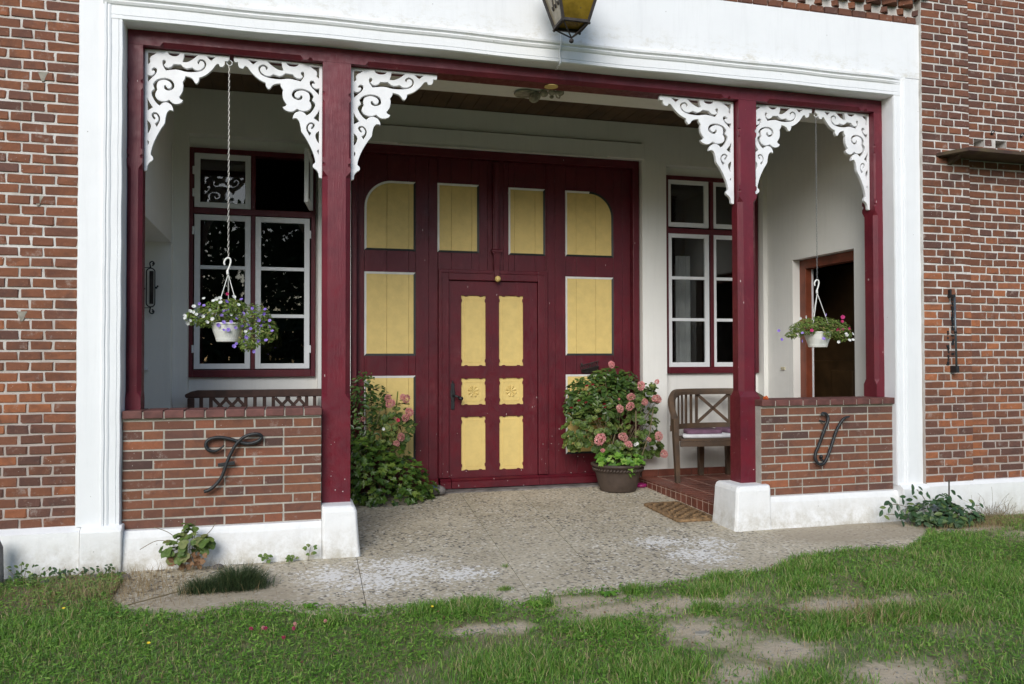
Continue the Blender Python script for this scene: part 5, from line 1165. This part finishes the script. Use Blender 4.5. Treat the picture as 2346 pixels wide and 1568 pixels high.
merged('withered_leaves', 'lobed', 'brown_leaf', rt_, [(-.60 + random.uniform(-.11, .11), -.15 + random.uniform(-.05, .03), .03 + random.uniform(0, .09)) for _ in range(34)], [(random.uniform(-1, 1), -1, random.uniform(-.3, 1)) for _ in range(34)], [random.uniform(.012, .026) for _ in range(34)])
b = MB()
for q in ([(-.58, -.1, .02), (-.575, -.1, .2), (-.57, -.1, .30)], [(-.56, -.1, .02), (-.565, -.1, .2), (-.56, -.1, .31)], [(-.56, -.1, .22), (-.50, -.1, .215), (-.46, -.1, .25), (-.44, -.1, .29)], [(-.66, -.12, .2), (-.72, -.12, .25), (-.80, -.12, .285)], [(-.68, -.12, .18), (-.78, -.12, .2), (-.88, -.12, .15)]): b.tube(cat(q, 4), .002, 4)
b.build('dry_stem', 'stem', rt_)
for i, (lab, x, y, hgt, n_) in enumerate((('tiny seedling with divided leaves at the pedestal foot, taller than its neighbour', .145, -.075, .10, 9), ('pair of low seedlings in the crack below the white plinth', .02, -.07, .035, 10), ('lone low seedling in the crack nearest the dark grass tuft', -.12, -.07, .05, 8))):
    s_ = thing('seedling', lab, 'seedling', 'seedlings along the plinth')
    for k in range(n_): put('leaf', 'lobed', 'light_leaf', s_, (x + random.uniform(-.05, .05), y - random.uniform(0, .03), .012 + random.uniform(.1, 1) * hgt), (random.uniform(-.4, .4), -.7, .8), random.uniform(.010, .017))
    MB().tube([(x - .01, y + .01, 0), (x, y, hgt * .6), (x + .01, y, hgt)], .0015, 4).build('stem', 'stem', s_)
# dry wiry plant at far right
dp = thing('dry_weed', 'dry wiry brown weed against the white plinth at the far right', 'weed'); b = MB()
for k in range(70):
    x0 = 5.62 + random.gauss(0, .10); p = Vector((x0, -.16 + random.uniform(-.06, .05), -.01)); q = [p]; d = Vector((random.uniform(-.6, .6), random.uniform(-.2, .1), 1)).normalized()
    for s_ in range(5): d = (d + Vector((random.uniform(-.5, .5), random.uniform(-.2, .2), random.uniform(-.4, .3)))).normalized(); q.append(q[-1] + d * random.uniform(.02, .075 if k < 12 else .035))
    b.tube(q, .0012, 3, cap=False)
b.build('stem', 'stem', dp)['kind'] = 'stuff'

# ------------------------------------------------------------------ turf
def tri_mesh(name, V, mat, tris, nv_per, n, kind='stuff', label=None, cat_=None):
    me = bpy.data.meshes.new(name); nv = V.shape[0]; T = (tris[None, :, :] + (np.arange(n) * nv_per)[:, None, None]).reshape(-1, 3); nt = T.shape[0]
    me.vertices.add(nv); me.vertices.foreach_set('co', V.astype(np.float32).ravel()); me.loops.add(nt * 3); me.loops.foreach_set('vertex_index', T.astype(np.int32).ravel())
    me.polygons.add(nt); me.polygons.foreach_set('loop_start', np.arange(0, nt * 3, 3, dtype=np.int32)); me.polygons.foreach_set('loop_total', np.full(nt, 3, dtype=np.int32)); me.update(calc_edges=True); me.materials.append(M[mat])
    o = bpy.data.objects.new(name, me); COL.objects.link(o); tag(o, label, cat_, None, kind); return o
def blades(name, x, y, z, h, w, mat, label, lean=.45, kind='stuff', fall=None):
    n = len(x); a = RNG.uniform(0, 2 * PI, n); la = RNG.uniform(0, 2 * PI, n); l = RNG.uniform(.25, 1.15, n) * lean * h
    if fall is not None: la = fall + RNG.normal(0, .8, n)
    dx, dy = np.cos(a) * w / 2, np.sin(a) * w / 2; lx, ly = np.cos(la) * l, np.sin(la) * l
    zt = np.sqrt(np.maximum(h * h - l * l, (h * .22) ** 2))
    V = np.zeros((n, 5, 3)); V[:, 0] = np.stack([x - dx, y - dy, z - .008], 1); V[:, 1] = np.stack([x + dx, y + dy, z - .008], 1)
    V[:, 2] = np.stack([x - dx * .75 + lx * .35, y - dy * .75 + ly * .35, z + zt * .6], 1); V[:, 3] = np.stack([x + dx * .75 + lx * .35, y + dy * .75 + ly * .35, z + zt * .6], 1); V[:, 4] = np.stack([x + lx, y + ly, z + zt], 1)
    return tri_mesh(name, V.reshape(-1, 3), mat, np.array([[0, 1, 3], [0, 3, 2], [2, 3, 4]]), 5, n, kind, label, 'grass' if kind == 'stuff' else None)
def dirt_mask(x, y):
    m_ = np.full(x.shape, -9.)
    for cx, cy, rx, ry in DIRT: m_ = np.maximum(m_, 1.25 - np.sqrt(((x - cx) / rx) ** 2 + ((y - cy) / ry) ** 2))
    return m_ + (vnoise(x, y, 8, 1) - .5) * 1.9 + (vnoise(x, y, 23, 3) - .5) * 1.5
def lawn_pts(n, x0=-3.6, x1=8.6, y0=-4.4, y1=-.02):
    x = RNG.uniform(x0, x1, n); y = RNG.uniform(y0, y1, n); e = edge_y(x); e = np.where(x > 4.75, -.12, e); e = np.where(x < -.95, -.12, e)
    return x, y, (y < e + .03 * (vnoise(x, y, 14, 6) - .3))
NG = 430000
x, y, ok = lawn_pts(NG); d = dirt_mask(x, y); cov = .35 + .9 * vnoise(x, y, 2.6, 8) + .35 * (vnoise(x, y, 11, 9) - .5); cov = np.where((x > .3) & (x < 4), cov * .92, cov * 1.1)
cov = np.where((x < -.7) & (y > -.75), cov * .32, cov); cov = np.where((x > 4.8) & (y > -.45), cov * .5, cov)
worn = (x > 1.1) & (x < 4.2) & (y < -1.15); cov = np.where(worn, cov * np.clip(.55 + 1.3 * vnoise(x, y, 3.3, 41), .3, 1), cov)
ok &= (RNG.random(NG) < np.clip(cov, .10, 1)) & (RNG.random(NG) < np.clip(.30 - d * .34, .02, 1)); x, y = x[ok], y[ok]
hh = .020 + .034 * vnoise(x, y, 3.1, 12) ** 1.5 + .022 * RNG.random(len(x)) ** 2; hh *= np.where(cov[ok] > .9, 1.25, .85) * np.clip(.9 - d[ok] * .5, .45, 1)
blades('grass', x, y, gz(x, y), hh, RNG.uniform(.003, .0062, len(x)), 'grass', 'short patchy lawn grass in front of the paving', .95)
# taller clumps
cl = [(3.15, -1.95, .22), (2.75, -1.95, .18), (3.45, -2.0, .22), (3.6, -1.45, .25), (2.35, -1.35, .16), (2.55, -2.1, .12), (1.55, -1.75, .18), (.95, -1.28, .2), (.7, -1.25, .12), (2.2, -1.62, .1), (3.2, -1.1, .2), (3.0, -1.35, .14), (1.35, -1.32, .08), (2.55, -1.15, .12), (1.95, -1.22, .09), (1.62, -2.3, .25), (4.3, -1.6, .4), (.2, -1.3, .1), (1.0, -2.1, .3), (2.1, -2.6, .2)]
X, Y_ = [], []
for cx, cy, r in cl:
    n = int(9000 * r * r * 4 + 160); X.append(cx + RNG.normal(0, r * .45, n)); Y_.append(cy + RNG.normal(0, r * .30, n))
x, y = np.concatenate(X), np.concatenate(Y_); hh = RNG.uniform(.03, .085, len(x)); blades('grass', x, y, gz(x, y), hh, RNG.uniform(.003, .006, len(x)), 'grass', 'taller grass clumps in the patchy lawn', .9)
x = RNG.normal(3.0, .26, 420); y = RNG.normal(-1.93, .10, 420); blades('dry_grass', x, y, gz(x, y), RNG.uniform(.05, .13, 420), RNG.uniform(.002, .004, 420), 'straw', 'tall bleached stalks standing in the grass clumps', .8)
x, y, ok = lawn_pts(17000); x, y = x[ok], y[ok]; blades('dry_grass', x, y, gz(x, y), RNG.uniform(.02, .075, len(x)), RNG.uniform(.0015, .0025, len(x)), 'straw', 'dry straw blades scattered through the lawn', 1.)
n = 3200; x = np.concatenate([RNG.normal(-1.0, .36, n), RNG.normal(5.45, .30, 2600)]); y = np.concatenate([RNG.normal(-.42, .20, n), RNG.normal(-.27, .12, 2600)]); y = np.minimum(y, -.10)
blades('dry_grass', x, y, np.maximum(gz(x, y), slope(y) * (x > -.95)) + .004, RNG.uniform(.03, .10, len(x)), RNG.uniform(.0012, .0025, len(x)), 'straw', 'flattened dry stalks below the white plinth', 1.)
# herbs hugging the ground (yarrow, clover)
def herbs(n, cond, size, label, y0=-4.4):
    x, y, ok = lawn_pts(n, y0=y0); ok &= cond(x, y) & (RNG.random(len(x)) < np.clip(.35 - dirt_mask(x, y) * .5, 0, 1)); x, y = x[ok], y[ok]; n = len(x); a = RNG.uniform(0, 2 * PI, n); s = RNG.uniform(*size, n); ti = RNG.uniform(-.35, .45, n)
    ux, uy, uz = np.cos(a) * np.cos(ti), np.sin(a) * np.cos(ti), np.sin(ti); vx, vy = -np.sin(a), np.cos(a); z = gz(x, y) + RNG.uniform(.008, .034, n)
    c = np.stack([x, y, z], 1); U_ = np.stack([ux, uy, uz], 1) * s[:, None]; V_ = np.stack([vx, vy, RNG.uniform(-.3, .3, n)], 1) * s[:, None] * .36
    V = np.stack([c - U_, c + V_, c + U_, c - V_], 1); tri_mesh('turf_herbs', V.reshape(-1, 3), 'herb', np.array([[0, 1, 2], [0, 2, 3]]), 4, n, 'stuff', label, 'herbs')
herbs(230000, lambda x, y: (vnoise(x, y, 1.7, 21) + np.clip((.9 - x) * .55, -.2, .75) > .48), (.007, .018), 'low leafy herbs growing thick through the lawn')
herbs(110000, lambda x, y: (vnoise(x, y, 2.4, 33) > .48) & (x > 1.2), (.008, .019), 'clover leaves between the grass blades')
herbs(34000, lambda x, y: (x < -.75) & (y > -1.0) & (vnoise(x, y, 5, 51) > .34), (.010, .022), 'broad leaved weeds below the left plinth', y0=-1.1)
x = []; y = []
for cx, cy, rx, ry in DIRT: n = 14; x += list(cx + RNG.normal(0, rx, n)); y += list(cy + RNG.normal(0, ry, n))
x = np.array(x); y = np.array(y); n = len(x); s_ = RNG.uniform(.003, .009, n); z = gz(x, y); T = np.array([[1, 0, 0], [0, 1, 0], [-1, 0, 0], [0, -1, 0], [0, 0, .8]])
V = (T[None] * s_[:, None, None] * RNG.uniform(.6, 1.3, (n, 5, 3))) + np.stack([x, y, z], 1)[:, None, :]
tri_mesh('gravel', V.reshape(-1, 3), 'repair', np.array([[0, 1, 4], [1, 2, 4], [2, 3, 4], [3, 0, 4]]), 5, n, 'stuff', 'loose grit on the bare earth', 'gravel')
x, y, ok = lawn_pts(900); x, y = x[ok], y[ok]; P_ = [(a, b_, float(gz(a, b_)) + random.uniform(.012, .035)) for a, b_ in zip(x, y)]
_t = thing('fallen_leaves', 'small brown dead leaves lying through the lawn', 'leaves', kind='stuff'); merged('leaves', 'oval', 'brown_leaf', _t, P_, [(random.uniform(-.5, .5), random.uniform(-.5, .5), 1) for _ in P_], [random.uniform(.006, .014) for _ in P_])
# dark tuft
def tuft(name, label, cx, cy, rx, ry, n, hr, mat='tuft'):
    u = RNG.normal(0, .5, n); v = RNG.normal(0, .5, n); x = cx + u * rx; y = cy + v * ry; q = np.exp(-(u * u + v * v) * .8)
    o = blades(name, x, y, np.full(n, slope(cy)) + .002, (hr[0] + (hr[1] - hr[0]) * q) * RNG.uniform(.75, 1.15, n), RNG.uniform(.0016, .003, n), mat, label, .95, 'thing', np.arctan2(v - .15, u)); o['category'] = 'grass tuft'; del o['kind']; return o
tuft('grass_tuft', 'dense dark green fescue tuft growing on the paving edge', -.27, -.56, .14, .07, 2600, (.07, .17))
tuft('grass_tuft', 'small dark fescue tuft leaning beside the dense one', -.47, -.58, .10, .055, 1100, (.05, .11))
tuft('grass_tuft', 'little round patch of green grass in a slab joint near the lawn', 1.235, -.98, .05, .03, 260, (.012, .03), 'grass')
tuft('grass_tuft', 'tiny weed sprout in the slab joint', 1.36, -.52, .025, .02, 60, (.01, .03), 'grass')
# fallen petals and blossoms
pt = [(-.169, -1.382), (-.112, -1.379), (-.10, -1.392), (.04, -1.356), (-.013, -1.541), (.191, -1.344), (.035, -1.42)]
for i, (a, b_) in enumerate(pt):
    o = put('fallen_blossom', 'head', 'dullpink' if i % 2 else 'pet_red', None, (a, b_, float(gz(a, b_)) + .036), (0, -.6, 1), .011); tag(o, 'pink fallen fuchsia blossom lying in the lawn', 'blossom', 'fallen blossoms in the lawn')
for a, b_ in ((-1.13, -.86), (-.62, -1.50), (.75, -1.30)):
    o = put('buttercup', 'trumpet', 'yellow_fl', None, (a, b_, float(gz(a, b_)) + .045), (0, -.4, 1), .009); tag(o, {-1.13: 'tiny yellow buttercup near the rough white plinth', -.62: 'tiny yellow buttercup in the thick herbs of the lawn', .75: 'tiny yellow buttercup at the turf edge by the slab joint'}[a], 'flower', 'buttercups in the lawn')
# flat weeds near the edge of the turf
for i, (lab, a, b_, s) in enumerate((('broad plantain rosette at the turf edge nearest the patch of green grass', 1.33, -1.30, .035), ('leafy plantain rosette at the turf edge left of the larger bare earth patch', 1.78, -1.24, .034), ('bright green dandelion clump in the middle of the lawn', 1.62, -1.72, .042), ('leafy weed standing on the turf edge near the dark fescue', .12, -1.02, .026))):
    w_ = thing('weed', lab, 'weed')
    for k in range(16): an = k * 2.4; put('leaf', 'oval', 'herb', w_, (a + math.cos(an) * s * (.6 + .5 * (k % 3)), b_ + math.sin(an) * s * (.6 + .5 * (k % 3)), float(gz(a, b_)) + .02 + .006 * (k % 3)), (math.cos(an) * .4, math.sin(an) * .4, 1), s * random.uniform(.6, 1), an - PI / 2)
for lab, a, b_, rx, ry, mt in (('flat blue grey stone set in the bare earth patch', 2.01, -1.92, .045, .026, 'repair'),):
    q = MB(); q.loft([[(a + rx * (1 + .12 * math.sin(5 * t + a)) * math.cos(t) * k, b_ + ry * (1 + .12 * math.sin(3 * t)) * math.sin(t) * k, float(gz(a, b_)) + z) for t in [2 * PI * i / 18 for i in range(18)]] for z, k in ((-.02, 1), (.004, 1), (.009, .9))]); tag(q.build('flagstone', mt), lab, 'stone')
# weeds creeping along the foot of the left plinth
for i, (a, b_, hh_) in enumerate(((-1.52, -.14, .12), (-1.30, -.12, .07), (-1.10, -.12, .08), (-1.44, -.20, .07))):
    w_ = thing('weed', ('dark weed against the rough plinth nearest the picture edge', 'low creeping weed at the foot of the rough plinth, left of the joint', 'low creeping weed at the foot of the moulded surround', 'small dark weed standing just in front of the rough plinth')[i], 'weed')
    P_ = [(a + random.gauss(0, .06), b_ - abs(random.gauss(0, .03)), .0 + random.random() ** 1.3 * hh_) for _ in range(46)]
    o = merged('foliage', 'oval', 'dark_leaf' if i in (0, 3) else 'shrub', w_, P_, [(random.uniform(-1, 1), -1, random.uniform(0, 1.4)) for _ in P_], [random.uniform(.008, .018) for _ in P_]); b = MB()
    for p in P_[:12]: b.tube([(a, b_, -.02), p], .0015, 4)
    b.build('stem', 'stem', w_)['kind'] = 'stuff'
# little sticks and stones
st = MB(); st.tube([(-.83, -.80, .002), (-.60, -.62, .006)], .004, 5); o = st.build('stick', 'stem'); tag(o, 'brown stick lying on the paving by the dark fescue', 'stick')
b = MB(); b.lathe([(.05, 0), (.055, .1), (.05, .28), (.03, .33), (.001, .34)], (-1.668, -.17, -.06), 14); o = b.build('guard_stone', 'stone', smooth=True); tag(o, 'grey stone bollard cut off at the picture edge below the brick wall', 'bollard')
for i, (a, b_) in enumerate(((-1.12, -.16), (-1.40, -.18), (-.42, -.10), (4.92, -.45), (-.95, -.2))):
    q = MB(); q.sphere((0, 0, 0), .035, 9, 6, .6); o = q.build('pebble', 'stone', smooth=True, loc=(a, b_, slope(b_) + .008)); tag(o, 'small grey stone lying at the foot of the white plinth', 'stone', 'loose stones below the plinths')

# ------------------------------------------------------------------ trees behind the viewer, seen in the window panes
def tree(x, y, h, r, label):
    t = thing('tree', label, 'tree', 'trees across the yard')
    MB().tube([(x, y, -.3), (x + .1, y, h * .3), (x - .1, y + .1, h * .55)], [.28, .22, .12], 10).build('trunk', 'bark', t, smooth=True)
    bl_ = [(x + random.uniform(-r, r) * .8, y + random.uniform(-r, r) * .4, h * random.uniform(.12, .84), r * random.uniform(.40, .62), r * random.uniform(.35, .5), h * random.uniform(.14, .20)) for _ in range(13)]
    pts = []
    for i in range(7500):
        q = random.choice(bl_); d = Vector((random.gauss(0, 1), random.gauss(0, 1), random.gauss(0, 1))).normalized() * (random.random() ** .33); pts.append((Vector((q[0] + d.x * q[3], q[1] + d.y * q[4], q[2] + d.z * q[5])), Vector((random.uniform(-1, 1), random.uniform(-1, 1), random.uniform(-.3, 1)))))
    merged('crown', 'oval', 'tree_leaf', t, [p for p, _ in pts], [n_ for _, n_ in pts], [random.uniform(.14, .25) for _ in pts], stuff=False)
for i, (x, y, h, r) in enumerate(((-17, -30, 9.6, 4.6), (-10, -31, 10.2, 4.8), (-3, -30, 9.6, 4.6), (4, -31, 8.8, 4.6), (11, -30, 9.0, 4.6), (18, -31, 10, 4.6), (25, -30, 9.4, 4.6))): tree(x, y, h, r, ('westernmost', 'second', 'third', 'middle', 'fifth', 'sixth', 'easternmost')[i] + ' leafy tree across the yard, counted from the west, mirrored in the window panes')

hd = thing('horizon_screen', 'long dense hedge below the trees across the yard, mirrored in the window panes', 'horizon_screen')  # unseen foliage, added to cover the bright horizon in the pane reflections
_p = [(random.uniform(-27, 33), -27 + random.gauss(0, .5), random.uniform(-.4, 2.9)) for _ in range(15000)]
merged('foliage', 'oval', 'tree_leaf', hd, _p, [(random.uniform(-1, 1), random.uniform(.2, 1), random.uniform(-.3, 1)) for _ in _p], [random.uniform(.15, .26) for _ in _p])
# Empties to their bases
for o in list(COL.objects):
    if o.type == 'EMPTY' and o.parent is None and o.location.length == 0 and o.children:
        pts = []
        for ch in o.children:
            if ch.type == 'MESH': pts += [ch.matrix_basis @ Vector(c) for c in ch.bound_box]
        if pts: settle(o, (sum(p.x for p in pts) / len(pts), sum(p.y for p in pts) / len(pts), min(p.z for p in pts)))
print('objects', len(COL.objects))
